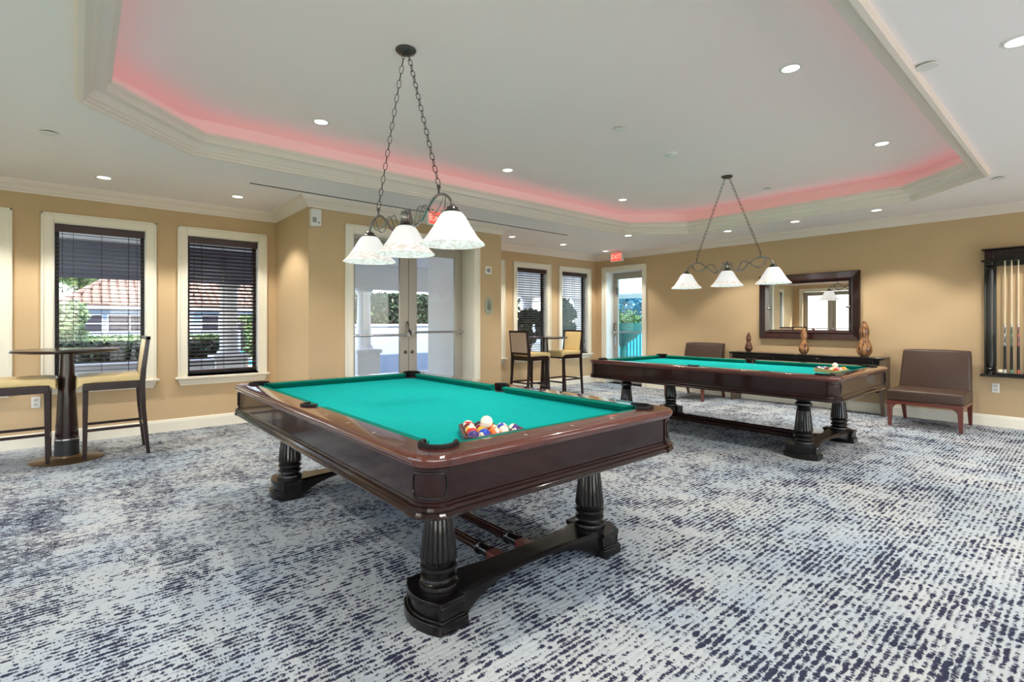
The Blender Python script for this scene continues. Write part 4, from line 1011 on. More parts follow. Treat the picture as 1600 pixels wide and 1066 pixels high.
def make_lounge(label, loc):
    r = thing('lounge_chair', label, 'chair', loc, 0, 'brown leather lounge chairs'); W = 0.375
    pillow(-0.41, 0.30, -W, W, 0.325, 0.462, (0.006, 0.004, 0.014)).build('seat_cushion', M_leather, r, bevel=0.022, seg=4, smooth=60)
    b = pillow(-0.075, 0.075, -W + 0.008, W - 0.008, 0.0, 0.56, (0.022, 0.003, 0.003))
    b.v = [(x + 0.235 + 0.22 * z, y * (1 - 0.06 * z / 0.56), z * 0.985 + 0.40) for x, y, z in b.v]
    b.build('backrest', M_leather, r, bevel=0.022, seg=4, smooth=60)
    mb = MB(); mb.box(-0.40, 0.30, -W + 0.005, W - 0.005, 0.285, 0.325); mb.build('seat_frame', M_redwood, r, bevel=0.004)
    for sx, sy in ((-1, -1), (-1, 1), (1, -1), (1, 1)):
        mb = MB()
        if sx < 0:
            mb.taper((-0.372, sy * (W - 0.032), 0.035, 0.036), (-0.372, sy * (W - 0.034), 0.056, 0.056), 0.0, 0.285)
            pl = [(0, 0), (0.06, 0), (0.035, -0.012), (0.012, -0.035), (0, -0.06)]
            mb.prism([(sy * (W - 0.062 - a), 0.285 + b_) for a, b_ in pl], -0.398, -0.348, 'x')
        else:
            mb.taper((0.375, sy * (W - 0.04), 0.034, 0.034), (0.275, sy * (W - 0.034), 0.055, 0.055), 0.0, 0.29)
        mb.build('leg', M_redwood, r, bevel=0.004)
    return r
ch1 = make_lounge('brown leather armless lounge chair between the console and the cue rack', (8.25, 1.40, 0))
dup(ch1, (8.21, 4.62, 0), 0, 'brown leather armless lounge chair half hidden behind the far pool table')

# ------------------------------------------------------------------ cue rack with cues
r = thing('cue_rack', 'dark wooden wall cue rack cut by the right picture edge', 'cue rack', (XR, 0.53, 0.64))
HR = 0.405
def col_prof(): pass
MB().box(-0.16, 0, -HR - 0.03, HR + 0.03, 1.575, 1.592).build('cornice', M_ebony, r, bevel=0.005)
MB().box(-0.13, 0, -HR, HR, 1.45, 1.575).build('crown_rail', M_ebony, r, bevel=0.004)
MB().box(-0.16, 0, -HR - 0.03, HR + 0.03, 1.432, 1.45).build('lower_cornice', M_ebony, r, bevel=0.005)
MB().box(-0.17, 0, -HR - 0.04, HR + 0.04, 0.0, 0.022).build('shelf', M_ebony, r, bevel=0.005)
MB().box(-0.060, 0, -HR + 0.10, HR - 0.10, 1.375, 1.432).build('clip_rail', M_ebony, r)
MB().box(-0.140, -0.112, -HR + 0.10, HR - 0.10, 0.022, 0.05).build('butt_rail', M_ebony, r, bevel=0.004)
for s in (-1, 1):
    y = s * (HR - 0.045)
    MB().box(-0.05, 0, y - 0.055, y + 0.055, 0.022, 1.432).build('side_board', M_ebony, r, bevel=0.003)
    mb = MB(); mb.M = Matrix.Translation((-0.075, y, 0)); mb.lathe([(0.034, 0.16), (0.034, 1.29)], 64, mod=lambda a, j: 1 - 0.10 * max(0, math.cos(a * 14))); cl = mb.build('fluted_column', M_ebony, r, smooth=30)
    for z0, z1 in ((0.022, 0.16), (1.29, 1.432)):
        mb = MB(); mb.M = Matrix.Translation((-0.075, y, 0)); e = z1 - z0
        mb.lathe([(0.040, z0), (0.040, z0 + e * 0.3), (0.030, z0 + e * 0.36), (0.042, z0 + e * 0.5), (0.030, z0 + e * 0.62), (0.040, z0 + e * 0.7), (0.040, z1)], 24); mb.build('column_end', M_ebony, cl, smooth=40)
    mb = MB(); mb.M = Matrix.Translation((-0.131, y, 1.512)); mb.box(-0.008, 0.004, -0.04, 0.04, -0.05, 0.05); blk = mb.build('corner_block', M_mahog, r, bevel=0.006)
def cue(label, y, c):
    r = thing('pool_cue', label, 'pool cue', (XR - 0.085, y, 0.6635), 0, 'cues standing in the wall rack')
    M_sh = mat('maple cue shaft', lin(224, 204, 172), 0.3, coat=0.4)
    MB().lathe([(0.0085, 0.62), (0.0075, 0.95), (0.0068, 1.385), (0.0066, 1.40)], 14).build('shaft', M_sh, r, smooth=40)
    MB().lathe([(0.0068, 1.40), (0.0066, 1.414), (0.004, 1.42)], 14).build('tip', M_plastic, r, smooth=40)
    MB().lathe([(0.0102, 0.595), (0.0104, 0.62)], 14).build('joint_ring', M_steel, r, smooth=40)
    MB().lathe([(0.0125, 0.36), (0.0102, 0.595)], 14).build('forearm', mat('forearm ' + c[0], lin(*c[1]), 0.25, coat=0.5, noise=(lin(40, 36, 36), (60, 60, 14), 2, 0.42, 0.58)), r, smooth=40)
    MB().lathe([(0.0145, 0.07), (0.0125, 0.36)], 14).build('wrap', mat('black cue wrap', lin(24, 22, 22), 0.6), r, smooth=40)
    MB().lathe([(0.0150, 0.0), (0.0152, 0.014), (0.0146, 0.07)], 14).build('butt_sleeve', mat('butt ' + c[0], lin(*c[1]), 0.2, coat=0.5), r, smooth=40)
cue('cue with black and white forearm, leftmost in the wall rack', 0.754, ('white', (206, 200, 190)))
cue('cue with green forearm in the wall rack', 0.695, ('green', (96, 140, 112)))
cue('cue with red forearm in the wall rack', 0.636, ('red', (196, 92, 74)))
cue('cue with blue forearm, fourth in the wall rack', 0.577, ('blue', (70, 96, 150)))

# ------------------------------------------------------------------ high tables and stools
def make_bistro(label, loc):
    r = thing('bistro_table', label, 'high table', loc, 0, 'high bistro tables')
    MB().lathe([(0.0, 1.025), (0.36, 1.025), (0.395, 1.032), (0.405, 1.042), (0.400, 1.052), (0.385, 1.055), (0.0, 1.055)], 56, capped=False).build('table_top', M_stoolwood, r, smooth=40)
    MB().lathe([(0.088, 0.20), (0.082, 0.34), (0.068, 0.62), (0.055, 0.90), (0.050, 1.025)], 32).build('pedestal', M_stoolwood, r, smooth=40)
    MB().lathe([(0.092, 0.192), (0.093, 0.20), (0.090, 0.206)], 32).build('metal_ring', M_steel, r, smooth=40)
    MB().lathe([(0.096, 0.022), (0.094, 0.05), (0.091, 0.19)], 32).build('pedestal_sleeve', M_dark, r, smooth=40)
    MB().lathe([(0.0, 0.0), (0.27, 0.0), (0.275, 0.005), (0.265, 0.012), (0.12, 0.020), (0.104, 0.03), (0.098, 0.045)], 48, capped=False).build('base_plate', M_brass, r, smooth=40)
    return r
bt1 = make_bistro('round high bistro table before the left window', (-0.08, 6.46, 0))
dup(bt1, (6.34, 6.46, 0), 0, 'round high bistro table in the far corner before the windows')
def make_stool(label, loc, rz):
    """faces -x: seat front at x=-0.25, back at x=+0.25"""
    r = thing('bar_stool', label, 'bar stool', loc, rz, 'tan leather bar stools'); w = 0.215
    legm = {}
    for sy in (-1, 1):
        mb = MB(); mb.taper((-0.225, sy * (w - 0.018), 0.030, 0.030), (-0.220, sy * (w - 0.02), 0.044, 0.040), 0.0, 0.70); mb.build('leg', M_stoolwood, r, bevel=0.003)
        # rear leg runs on as the back stile, leaning backwards
        pts = [(0.262, 0.0, 0.030), (0.222, 0.45, 0.040), (0.212, 0.70, 0.046), (0.222, 0.84, 0.044), (0.262, 1.17, 0.030)]
        V = []; Fs = []
        for (x, z, t_) in pts:
            V += [(x - t_ / 2, sy * w - 0.017, z), (x + t_ / 2, sy * w - 0.017, z), (x + t_ / 2, sy * w + 0.017, z), (x - t_ / 2, sy * w + 0.017, z)]
        for i in range(4):
            for q in range(4): Fs.append((i * 4 + q, i * 4 + (q + 1) % 4, (i + 1) * 4 + (q + 1) % 4, (i + 1) * 4 + q))
        Fs += [(3, 2, 1, 0), (16, 17, 18, 19)]
        MB().add(V, Fs).build('leg', M_stoolwood, r, bevel=0.003)
    mb = MB(); mb.box(-0.235, 0.21, -w - 0.012, -w + 0.016, 0.665, 0.735); mb.box(-0.235, 0.21, w - 0.016, w + 0.012, 0.665, 0.735); mb.box(-0.240, -0.212, -w - 0.01, w + 0.01, 0.665, 0.735); mb.box(0.19, 0.215, -w, w, 0.665, 0.735)
    mb.build('seat_frame', M_stoolwood, r, bevel=0.003)
    s = pillow(-0.285, 0.205, -w - 0.008, w + 0.008, 0.735, 0.80, 0.006)
    s.v = [(x, y, z - (0.045 * max(0, (-0.20 - x) / 0.085) ** 1.6 if z < 0.78 else 0.012 * max(0, (-0.20 - x) / 0.085) ** 2)) for x, y, z in s.v]
    s.build('seat_cushion', M_tanleather, r, bevel=0.012, seg=3, smooth=60)
    zz = lambda z: 0.212 + (z - 0.70) * 0.106
    b = pillow(-0.022, 0.012, -w + 0.018, w - 0.018, 0.0, 0.34, 0.006); b.v = [(x + zz(0.80 + z), y, 0.80 + z) for x, y, z in b.v]; b.build('back_cushion', M_tanleather, r, bevel=0.008, seg=3, smooth=60)
    b = MB().box(0.012, 0.019, -w + 0.018, w - 0.018, 0.0, 0.34); b.v = [(x + zz(0.80 + z), y, 0.80 + z) for x, y, z in b.v]; b.build('back_panel', M_palefab, r)
    MB().box(0.240, 0.280, -w - 0.017, w + 0.017, 1.138, 1.172).build('top_rail', M_stoolwood, r, bevel=0.003)
    MB().box(0.196, 0.236, -w, w, 0.762, 0.800).build('lower_back_rail', M_stoolwood, r, bevel=0.003)
    for sy in (-1, 1): MB().box(-0.222, 0.235, sy * w - 0.011 - 0.004 * sy, sy * w + 0.011 - 0.004 * sy, 0.275, 0.300).build('stretcher', M_stoolwood, r, bevel=0.002)
    MB().box(-0.236, -0.212, -w, w, 0.225, 0.252).build('footrest', M_stoolwood, r, bevel=0.002); MB().box(0.226, 0.246, -w, w, 0.275, 0.300).build('stretcher', M_stoolwood, r, bevel=0.002)
    return r
st1 = make_stool('tan leather bar stool on the right of the nearest bistro table', (0.275, 6.44, 0), 0)
dup(st1, (-0.435, 6.47, 0), PI, 'tan leather bar stool cut by the left picture edge')
dup(st1, (5.93, 6.42, 0), PI, 'bar stool showing its pale back panel at the far bistro table')
dup(st1, (6.79, 6.42, 0), 0, 'tan leather bar stool right of the far bistro table')

# ------------------------------------------------------------------ outside
M_pave = mat('pale patio paving', lin(190, 190, 188), 0.9, noise=(lin(174, 174, 172), (2, 2, 2), 3, 0.3, 0.7))
struct(MB().box(-60, 90, YF + 0.25, 120, -0.20, -0.10).build('ground', M_pave))
struct(MB().box(XR + 0.3, 90, -60, YF + 0.25, -0.20, -0.10).build('ground_side', M_pave))
struct(MB().box(-60, XL - 0.3, -60, YF + 0.25, -0.20, -0.10).build('ground_left', mat('lawn', lin(96, 124, 74), 0.95)))
struct(MB().box(XL - 0.3, XR + 0.3, -60, YN - 0.3, -0.20, -0.10).build('ground_near', mat('pale bounce ground', lin(224, 221, 214), 0.9)))  # unseen ground, made paler to bounce sunlight up to the ceiling
M_slate = mat('slate grey painted beam shade', lin(104, 112, 136), 0.9)  # shade on the porch beam, put into the colour of added panels
M_soff = M_col
r = thing('porch_roof', 'white porch beam and soffit outside the far windows', 'porch', (4, 9.1, 2.05))
MB().box(-10, 8.2, 1.40, 1.70, 0.0, 0.55).build('beam', M_soff, r, bevel=0.01); MB().box(-10, 8.2, -1.58, 1.70, 0.55, 0.65).build('soffit', M_soff, r)
MB().box(-10, 8.2, 1.385, 1.40, 0.42, 0.50).build('beam_moulding', M_soff, r)
for (x0, x1, lb) in ((-2.6, 0.0, 'slate grey panel painting shade on the porch beam outside the left cut window'), (-0.02, 2.0, 'slate grey panel painting shade on the porch beam outside the window behind the bistro table'), (2.02, 3.6, 'slate grey panel painting shade on the porch beam outside the window beside the bay')):
    r = thing('shaded_beam_panel', lb, 'painted shade panel', ((x0 + x1) / 2, 10.40, 2.0), 0, 'shaded porch beam panels'); h = (x1 - x0) / 2
    MB().box(-h + 0.01, h - 0.01, -0.012, 0.012, 0.03, 0.60).build('shaded_face', M_slate, r); mb = MB(); mb.tube([(-h + 0.01, 0, 0.03), (h - 0.01, 0, 0.03)], 0.022, 10); mb.build('lower_edge', M_slate, r, smooth=50)
    for q in range(1, 8): MB().box(-h + 0.012, h - 0.012, -0.016, -0.012, 0.03 + q * 0.07, 0.034 + q * 0.07).build('seam', mat('beam panel line', lin(150, 158, 178), 0.8), r)
def make_column(label, x, y):
    r = thing('porch_column', label, 'column', (x, y, -0.10), 0, 'white porch columns')
    MB().box(-0.26, 0.26, -0.26, 0.26, 0, 0.74).build('pedestal', M_col, r, bevel=0.01); MB().box(-0.30, 0.30, -0.30, 0.30, 0.74, 0.82).build('pedestal_cap', M_col, r, bevel=0.015)
    MB().lathe([(0.20, 0.82), (0.20, 0.86), (0.17, 0.90), (0.155, 0.92), (0.150, 1.4), (0.135, 2.0), (0.135, 2.03)], 32).build('shaft', M_col, r, smooth=35)
    MB().lathe([(0.135, 2.02), (0.15, 2.035), (0.15, 2.06), (0.19, 2.10), (0.20, 2.15)], 32).build('capital', M_col, r, smooth=35)
    return r
c1 = make_column('white porch column seen through the left door leaf', 4.82, 10.65)
dup(c1, (2.15, 10.65, -0.10), 0, 'white porch column seen through the blind beside the bay')
dup(c1, (9.75, 10.65, -0.10), 0, 'white porch column seen through the window left of the far bistro table')
dup(c1, (11.9, 10.65, -0.10), 0, 'white porch column seen in the window nearest the far corner')
r = thing('porch_parapet', 'low white porch parapet between the columns outside the left windows', 'parapet', (-1.2, 10.65, -0.1)); MB().box(-6, 3.08, -0.10, 0.10, 0, 0.68).build('parapet_wall', M_white, r); MB().box(-6, 3.08, -0.15, 0.15, 0.68, 0.74).build('parapet_cap', M_white, r, bevel=0.01)
r = thing('garden_wall', 'white garden wall below the dark hedge outside the double doors', 'wall', (7.0, 13.2, -0.1)); MB().box(-3.6, 6.0, -0.10, 0.10, 0, 1.30).build('wall_face', mat('pale blue stucco', lin(146, 164, 190), 0.85), r); MB().box(-3.62, 6.02, -0.14, 0.14, 1.30, 1.37).build('wall_cap', M_white, r, bevel=0.01)

def leaf_cloud(mb, pts, size, rnd):
    for p in pts:
        s = size * rnd.uniform(0.6, 1.3); a = Vector((rnd.uniform(-1, 1), rnd.uniform(-1, 1), rnd.uniform(-0.6, 1))).normalized(); b = a.orthogonal().normalized(); c = a.cross(b)
        q = rnd.uniform(0, 6.28); d = b * math.cos(q) + c * math.sin(q); e = a.cross(d)
        mb.add([p - d * s, p + e * s * 0.45, p + d * s, p - e * s * 0.45], [(0, 1, 2, 3)])
M_leafd = mat('dark hedge leaf', lin(26, 42, 30), 0.5, noise=(lin(56, 80, 50), (4, 4, 4), 2, 0.4, 0.65))
M_leafm = mat('mid green leaf', lin(64, 96, 56), 0.5, noise=(lin(120, 144, 92), (3, 3, 3), 2, 0.4, 0.65))
M_leafl = mat('pale green leaf', lin(112, 140, 100), 0.5, noise=(lin(150, 170, 130), (3, 3, 3), 2, 0.4, 0.65))
M_leafb = mat('blue green leaf', lin(40, 96, 120), 0.5, noise=(lin(60, 130, 150), (3, 3, 3), 2, 0.4, 0.65))
M_bark = mat('bark', lin(96, 82, 68), 0.9)
def hedge(label, x0, x1, y0, y1, z0, z1, m, n, seed, size=0.07, group='garden hedges'):
    rnd = random.Random(seed); r = thing('hedge', label, 'hedge', ((x0 + x1) / 2, (y0 + y1) / 2, z0), 0, group); hx, hy_, h = (x1 - x0) / 2, (y1 - y0) / 2, z1 - z0
    MB().box(-hx + 0.06, hx - 0.06, -hy_ + 0.06, hy_ - 0.06, 0, h - 0.06).build('branches', mat('hedge core', lin(18, 28, 20), 0.9), r)
    mb = MB(); pts = []
    for k in range(n):
        f = rnd.random(); w = (2 * hx) * h; t = (2 * hx) * (2 * hy_)
        if f < w / (w + t) * 0.9: pts.append(Vector((rnd.uniform(-hx, hx), -hy_ + rnd.uniform(-0.03, 0.06), rnd.uniform(0.02, h))))
        else: pts.append(Vector((rnd.uniform(-hx, hx), rnd.uniform(-hy_, hy_), h + rnd.uniform(-0.08, 0.06))))
    leaf_cloud(mb, pts, size, rnd); o = mb.build('foliage', m, r, normals=False); o['kind'] = 'stuff'
    return r
hedge('dark clipped hedge above the white garden wall outside the doors', 3.4, 12.0, 13.50, 14.4, -0.1, 2.12, M_leafd, 9000, 1)
hedge('low dark hedge just beyond the porch parapet', -4.0, 2.55, 11.95, 12.85, -0.1, 0.86, M_leafd, 6500, 2)
hedge('pale trimmed hedge across the path from the porch', -4.0, 2.6, 17.6, 18.4, -0.1, 0.80, M_leafl, 5000, 3)
hedge('tall green hedge beside the pool right of the column', 5.0, 8.6, 22.0, 23.0, -0.1, 1.5, M_leafm, 4000, 4, 0.1)
hedge('low planted strip before the tiled building', -4.0, 5.0, 24.0, 24.6, -0.1, 0.75, M_leafm, 3000, 5, 0.09)
def tree(label, x, y, z0, h, rad, m, n, seed, size=0.12, trunk=0.09, group='garden trees'):
    rnd = random.Random(seed); r = thing('tree', label, 'tree', (x, y, z0), 0, group)
    mb = MB(); mb.tube(spline([(0, 0, 0), (0.05, 0.02, h * 0.3), (-0.03, 0.05, h * 0.6), (0.02, 0, h * 0.85)], 4), [trunk * (1 - 0.6 * k / 12) for k in range(13)], 8)
    for k in range(5):
        a = rnd.uniform(0, 6.28); mb.tube([(0, 0, h * 0.45), (rad * 0.35 * math.cos(a), rad * 0.35 * math.sin(a), h * 0.62), (rad * 0.7 * math.cos(a), rad * 0.7 * math.sin(a), h * 0.75)], [trunk * 0.5, trunk * 0.35, trunk * 0.15], 6)
    mb.build('trunk', M_bark, r, smooth=50)
    ctr = [(Vector((rnd.uniform(-0.6, 0.6) * rad, rnd.uniform(-0.6, 0.6) * rad, h * rnd.uniform(0.55, 0.95))), rad * rnd.uniform(0.35, 0.6)) for _ in range(9)]
    pts = []
    for k in range(n):
        c, q = rnd.choice(ctr); v = Vector((rnd.gauss(0, 1), rnd.gauss(0, 1), rnd.gauss(0, 1))).normalized() * q * rnd.uniform(0.7, 1.0); pts.append(c + v)
    mb = MB(); leaf_cloud(mb, pts, size, rnd); o = mb.build('foliage', m, r, normals=False); o['kind'] = 'stuff'
tree('pale leafy small tree before the left end of the tiled building', -0.50, 15.9, -0.1, 1.95, 0.70, M_leafl, 2600, 11, 0.10, 0.05)
tree('broad palm green tree behind the tiled roof', 1.0, 38.0, -0.1, 8.0, 3.5, M_leafm, 4000, 12, 0.3, 0.2)
tree('tall tree behind the left end of the tiled roof', -6.5, 36.0, -0.1, 7.5, 3.2, M_leafm, 3500, 13, 0.3, 0.2)
tree('blue green tree beyond the fence outside the single door', 18.4, 13.4, -0.1, 3.3, 1.6, M_leafb, 4200, 14, 0.10, 0.1)
tree('blue green tree beyond the fence towards the right', 17.0, 10.3, -0.1, 3.0, 1.4, M_leafb, 3600, 15, 0.10, 0.1)
tree('glossy dark shrub tree outside the window nearest the far corner', 10.2, 9.6, -0.1, 2.05, 0.42, M_leafd, 2600, 16, 0.09, 0.04)
tree('dark shrub tree beside the porch column outside the far windows', 8.75, 9.45, -0.1, 1.7, 0.36, M_leafd, 2000, 17, 0.08, 0.04)
r = thing('potted_palm', 'strap leaved plant just outside the window behind the bistro table', 'plant', (1.18, 11.38, -0.1)); rnd = random.Random(5)
MB().lathe([(0.14, 0), (0.19, 0.3), (0.20, 0.32), (0.17, 0.32), (0.16, 0.28)], 20).build('pot', M_white, r, smooth=40)
for k in range(11):
    a = 2 * PI * k / 11 + rnd.uniform(-0.2, 0.2); L = rnd.uniform(0.42, 0.6); V = []; Fs = []
    for i in range(7):
        t = i / 6; rr = L * t * 0.8; z = 0.3 + 0.75 * t - 0.45 * t * t; w = 0.05 * math.sin(PI * min(1, t * 0.92 + 0.06)); cx, cy = rr * math.cos(a), rr * math.sin(a); nx, ny = -math.sin(a), math.cos(a)
        V += [(cx + nx * w, cy + ny * w, z), (cx, cy, z - 0.012), (cx - nx * w, cy - ny * w, z)]
    for i in range(6): Fs += [(i * 3, i * 3 + 1, i * 3 + 4, i * 3 + 3), (i * 3 + 1, i * 3 + 2, i * 3 + 5, i * 3 + 4)]
    MB().add(V, Fs).build('leaf', M_leafd, r, smooth=60, normals=False)

# house with a barrel tiled roof
M_house = mat('pale blue white house wall', lin(146, 166, 188), 0.85); M_hwin = mat('dark house window', lin(52, 54, 66), 0.15); M_tile = mat('terracotta barrel tile', lin(148, 126, 116), 0.8, noise=(lin(122, 98, 88), (1.5, 1.5, 1.5), 3, 0.35, 0.65))
r = thing('tiled_house', 'white house with a terracotta barrel tile roof beyond the hedges', 'house', (4.0, 26.0, -0.1))
MB().box(-4.0, 8.0, 0.0, 6.0, 0, 2.0).build('house_wall', M_house, r)
MB().box(-4.45, 8.45, -0.45, 0.0, 1.95, 2.12).build('eave', M_white, r, bevel=0.02)
for x in (-3.6, -2.75, -2.05, -0.6, 0.5, 1.6, 3.4, 5.0, 6.4):
    w = MB().box(x - 0.36, x + 0.36, -0.04, 0.02, 1.02, 1.74).build('window_frame', M_white, r); MB().box(x - 0.31, x + 0.31, -0.05, -0.03, 1.06, 1.70).build('pane', M_hwin, w); MB().box(x - 0.31, x + 0.31, -0.055, -0.05, 1.36, 1.39).build('mullion', M_white, w)
for x in (-1.35, 2.6): MB().box(x - 0.12, x + 0.12, -0.40, -0.16, 0.0, 1.96).build('pilaster', M_white, r, bevel=0.01)
PIT = math.radians(27); e0 = Vector((0, -0.5, 2.12)); up = Vector((0, math.cos(PIT), math.sin(PIT)))
core = [(-4.5, -0.5, 2.10), (8.5, -0.5, 2.10), (5.6, 3.9, 4.34), (-1.6, 3.9, 4.34), (5.6, 4.2, 4.34), (-1.6, 4.2, 4.34), (8.5, 8.6, 2.1), (-4.5, 8.6, 2.1)]
rf = MB().add(core, [(0, 1, 2, 3), (3, 2, 4, 5), (5, 4, 6, 7), (1, 6, 4, 2), (0, 3, 5, 7)]).build('roof', M_tile, r, normals=False)
tmb = MB(); TLn, TW = 0.42, 0.135; rows_ = []
for (t, rr) in ((0.0, 1.0), (TLn, 0.84)):
    rows_.append([(TW * rr * math.cos(PI * k / 7), t * math.cos(PIT), t * math.sin(PIT) + TW * rr * math.sin(PI * k / 7) * 0.8) for k in range(8)])
tmb.add(rows_[0] + rows_[1], [(k, k + 1, 9 + k, 8 + k) for k in range(7)] + [list(range(8))])
tile0 = None; ncount = 0; rest = MB()
for row in range(12):
    for cidx in range(44):
        x = -4.3 + cidx * 0.29; t = row * 0.35; p = e0 + up * t
        # hip lines cut the slope
        frac = (t * math.cos(PIT)) / 4.4
        if x < -4.5 + 2.9 * frac + 0.1 or x > 8.5 - 2.9 * frac - 0.1: continue
        if row < 9 and cidx < 33:
            if tile0 is None: tile0 = tmb.build('roof_tile', M_tile, rf, smooth=50, normals=False); tile0.location = (x, p.y, p.z + 0.02 - 0.0 * row)
            else: share(tile0, 'roof_tile', rf, (x, p.y, p.z + 0.02))
            ncount += 1
        else: rest.M = Matrix.Translation((x, p.y, p.z + 0.02)); rest.add(tmb.v, tmb.f)
o = rest.build('roof_tiles_far', M_tile, rf, smooth=50, normals=False); o['kind'] = 'stuff'
mb = MB(); mb.tube([(-4.5, -0.5, 2.18), (-1.6, 3.9, 4.42)], 0.11, 8); mb.build('hip_cap', M_tile, rf, smooth=50)

# pool, its coping, a lounger and a bather
M_water = mat('pool water', lin(60, 178, 206), 0.05, spec=0.5)
r = thing('swimming_pool', 'turquoise swimming pool beyond the hedge and column', 'pool', (6.5, 19.3, -0.1)); MB().box(-3.2, 6, -1.6, 1.6, 0, 0.012).build('water', M_water, r)
for b in ((-3.5, 6.3, -1.9, -1.6), (-3.5, 6.3, 1.6, 1.9), (-3.5, -3.2, -1.6, 1.6), (6, 6.3, -1.6, 1.6)): MB().box(*b, 0, 0.05).build('coping', M_white, r)
r = thing('pool_lounger', 'white pool lounger carrying the person in turquoise', 'lounger', (3.2, 16.3, -0.1)); MB().box(-0.32, 0.32, -0.95, 0.95, 0.26, 0.31).build('bed', M_white, r, bevel=0.01)
for x in (-0.28, 0.28):
    for y in (-0.85, 0.85): MB().box(x - 0.02, x + 0.02, y - 0.02, y + 0.02, 0, 0.26).build('leg', M_white, r)
def person(loc, rz):
    """seated on the lounger, knees bent, facing +x"""
    root = thing('person', 'person in turquoise shirt sitting on a lounger by the pool', 'person', loc, rz)
    J = {'pel': (0, 0, 0.11, .13), 'wai': (-0.02, 0, 0.28, .12), 'che': (-0.03, 0, 0.46, .145), 'nek': (-0.01, 0, 0.60, .055), 'hed0': (0.0, 0, 0.68, .085), 'hed1': (0.01, 0, 0.77, .095), 'hed2': (0.0, 0, 0.84, .06),
         'shl': (-0.03, 0.17, 0.53, .06), 'ell': (0.06, 0.24, 0.30, .043), 'wrl': (0.26, 0.17, 0.24, .03), 'shr': (-0.03, -0.17, 0.53, .06), 'elr': (0.06, -0.24, 0.30, .043), 'wrr': (0.26, -0.17, 0.24, .03),
         'hal': (0.34, 0.15, 0.25, .028), 'har': (0.34, -0.15, 0.25, .028), 'hil': (0.04, 0.09, 0.09, .085), 'knl': (0.44, 0.12, 0.12, .058), 'anl': (0.50, 0.12, -0.24, .038), 'tol': (0.64, 0.13, -0.28, .03), 'hir': (0.04, -0.09, 0.09, .085), 'knr': (0.44, -0.12, 0.12, .058), 'anr': (0.50, -0.12, -0.24, .038), 'tor': (0.64, -0.13, -0.28, .03)}
    E_ = [('pel', 'wai'), ('wai', 'che'), ('che', 'nek'), ('nek', 'hed0'), ('hed0', 'hed1'), ('hed1', 'hed2'), ('che', 'shl'), ('shl', 'ell'), ('ell', 'wrl'), ('wrl', 'hal'), ('che', 'shr'), ('shr', 'elr'), ('elr', 'wrr'), ('wrr', 'har'), ('pel', 'hil'), ('hil', 'knl'), ('knl', 'anl'), ('anl', 'tol'), ('pel', 'hir'), ('hir', 'knr'), ('knr', 'anr'), ('anr', 'tor')]
    ks = list(J); me = bpy.data.meshes.new('body'); me.from_pydata([J[k][:3] for k in ks], [(ks.index(a), ks.index(b)) for a, b in E_], [])
    o = bpy.data.objects.new('body', me); col.objects.link(o); o.parent = root
    sk = o.modifiers.new('skin', 'SKIN'); sk.use_smooth_shade = True
    sv = me.skin_vertices[0].data if me.skin_vertices else None
    if sv is None:
        bm = bmesh.new(); bm.from_mesh(me); bm.verts.layers.skin.verify(); bm.to_mesh(me); bm.free(); sv = me.skin_vertices[0].data
    for i, k in enumerate(ks): sv[i].radius = (J[k][3], J[k][3]); sv[i].use_root = (k == 'pel')
    sb = o.modifiers.new('subd', 'SUBSURF'); sb.levels = 2; sb.render_levels = 2
    m = bpy.data.materials.new('person skin and turquoise shirt'); m.use_nodes = True; nt = m.node_tree; p = nt.nodes['Principled BSDF']; p.inputs['Roughness'].default_value = 0.7
    tc = nt.nodes.new('ShaderNodeTexCoord'); sp = nt.nodes.new('ShaderNodeSeparateXYZ'); cr = nt.nodes.new('ShaderNodeValToRGB'); cr.color_ramp.interpolation = 'CONSTANT'
    mr = nt.nodes.new('ShaderNodeMapRange'); mr.inputs[1].default_value = -0.4; mr.inputs[2].default_value = 1.0
    e = cr.color_ramp.elements; e[0].position = 0; e[0].color = lin(168, 122, 98); e[1].position = 0.30; e[1].color = lin(30, 50, 90)
    for ps, c in ((0.375, lin(40, 190, 200)), (0.715, lin(168, 122, 98))): q = e.new(ps); q.color = c
    nt.links.new(tc.outputs['Object'], sp.inputs[0]); nt.links.new(sp.outputs[2], mr.inputs[0]); nt.links.new(mr.outputs[0], cr.inputs[0]); nt.links.new(cr.outputs[0], p.inputs['Base Color'])
    me.materials.append(m)
    mb = MB(); mb.M = Matrix.Translation((-0.012, 0, 0.795)) @ Matrix.Diagonal((1.06, 0.96, 1, 1)); mb.lathe([(0.105, -0.03), (0.112, 0.01), (0.105, 0.05), (0.075, 0.09), (0.0, 0.11)], 20, capped=False); mb.build('hair', mat('dark hair', lin(44, 34, 32), 0.6), root, smooth=60)
person((3.27, 16.25, 0.21), math.radians(20))

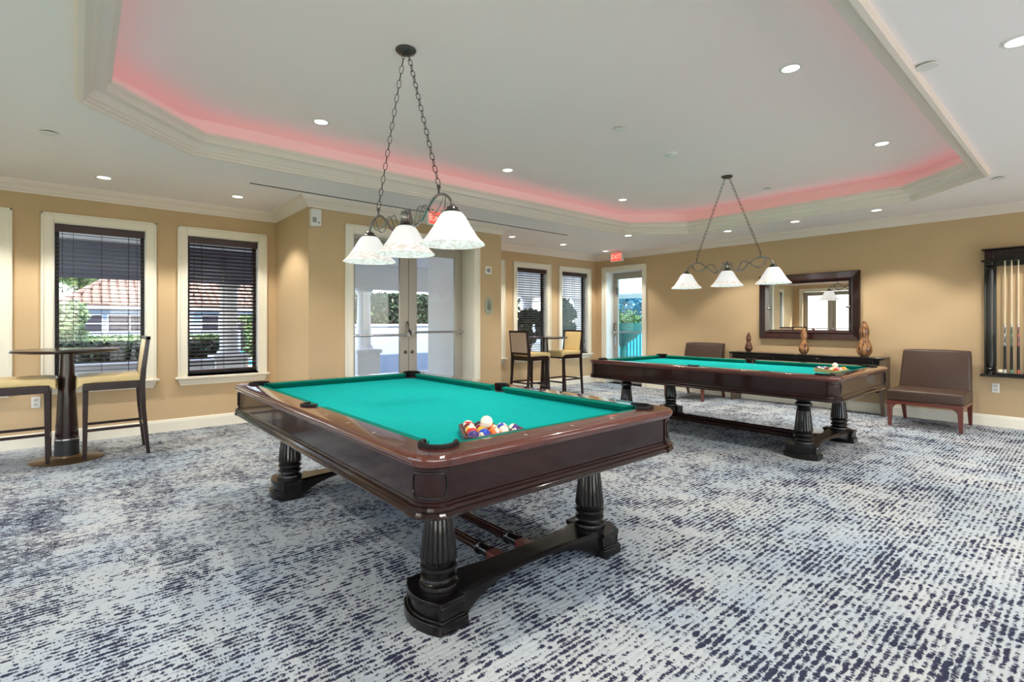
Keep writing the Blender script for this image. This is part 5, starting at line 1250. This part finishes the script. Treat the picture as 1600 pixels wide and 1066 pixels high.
# fence, planter and far garden outside the single door
M_fence = mat('dark teal fence paint', lin(24, 74, 92), 0.5)
r = thing('pool_fence', 'dark teal bar fence outside the single glass door', 'fence', (13.4, 9.6, -0.1))
for z in (0.12, 1.80): MB().box(-0.02, 0.02, -2.2, 2.2, z, z + 0.05).build('fence_rail', M_fence, r)
b0 = None
for k in range(36):
    y = -2.15 + k * 0.122
    if b0 is None: b0 = MB().box(-0.011, 0.011, -0.011, 0.011, 0.0, 1.92).build('fence_bar', M_fence, r); b0.location = (0, y, 0)
    else: share(b0, 'fence_bar', r, (0, y, 0))
M_bowl = mat('dark green glazed bowl', lin(22, 84, 82), 0.35)
r = thing('bowl_planter', 'large green bowl planter on a foot outside the single glass door', 'planter', (11.5, 8.62, -0.1))
MB().lathe([(0.20, 0.0), (0.22, 0.04), (0.10, 0.16), (0.09, 0.72), (0.14, 0.86), (0.34, 0.98), (0.50, 1.18), (0.56, 1.36), (0.57, 1.40), (0.53, 1.40), (0.50, 1.34)], 40).build('bowl', M_bowl, r, smooth=40)
rnd = random.Random(8); mb = MB(); leaf_cloud(mb, [Vector((rnd.gauss(0, 0.24), rnd.gauss(0, 0.24), 1.38 + abs(rnd.gauss(0, 0.13)))) for _ in range(900)], 0.07, rnd); o = mb.build('foliage', M_leafm, r, normals=False); o['kind'] = 'stuff'
r = thing('side_porch_beam', 'white porch beam outside the single glass door', 'porch', (12.6, 9.0, 2.05)); MB().box(-0.15, 0.15, -6, 6, 0, 0.6).build('beam', M_soff, r, bevel=0.01)
r = thing('lagoon', 'bright cyan water beyond the teal fence', 'water', (30, 16, -0.095)); MB().box(-9, 18, -14, 14, 0, 0.01).build('water_surface', mat('lagoon water', lin(70, 190, 214), 0.3), r)
M_scr = mat('cyan wind screen', lin(88, 196, 214), 0.7)
r = thing('wind_screen', 'pale cyan screen behind the fence bars', 'screen', (14.2, 9.4, -0.1)); MB().box(-0.01, 0.01, -1.9, 1.9, 0.05, 1.15).build('screen_cloth', M_scr, r)
for y in (-1.9, 0, 1.9): MB().box(-0.03, 0.03, y - 0.03, y + 0.03, 0, 1.25).build('screen_post', M_fence, r)
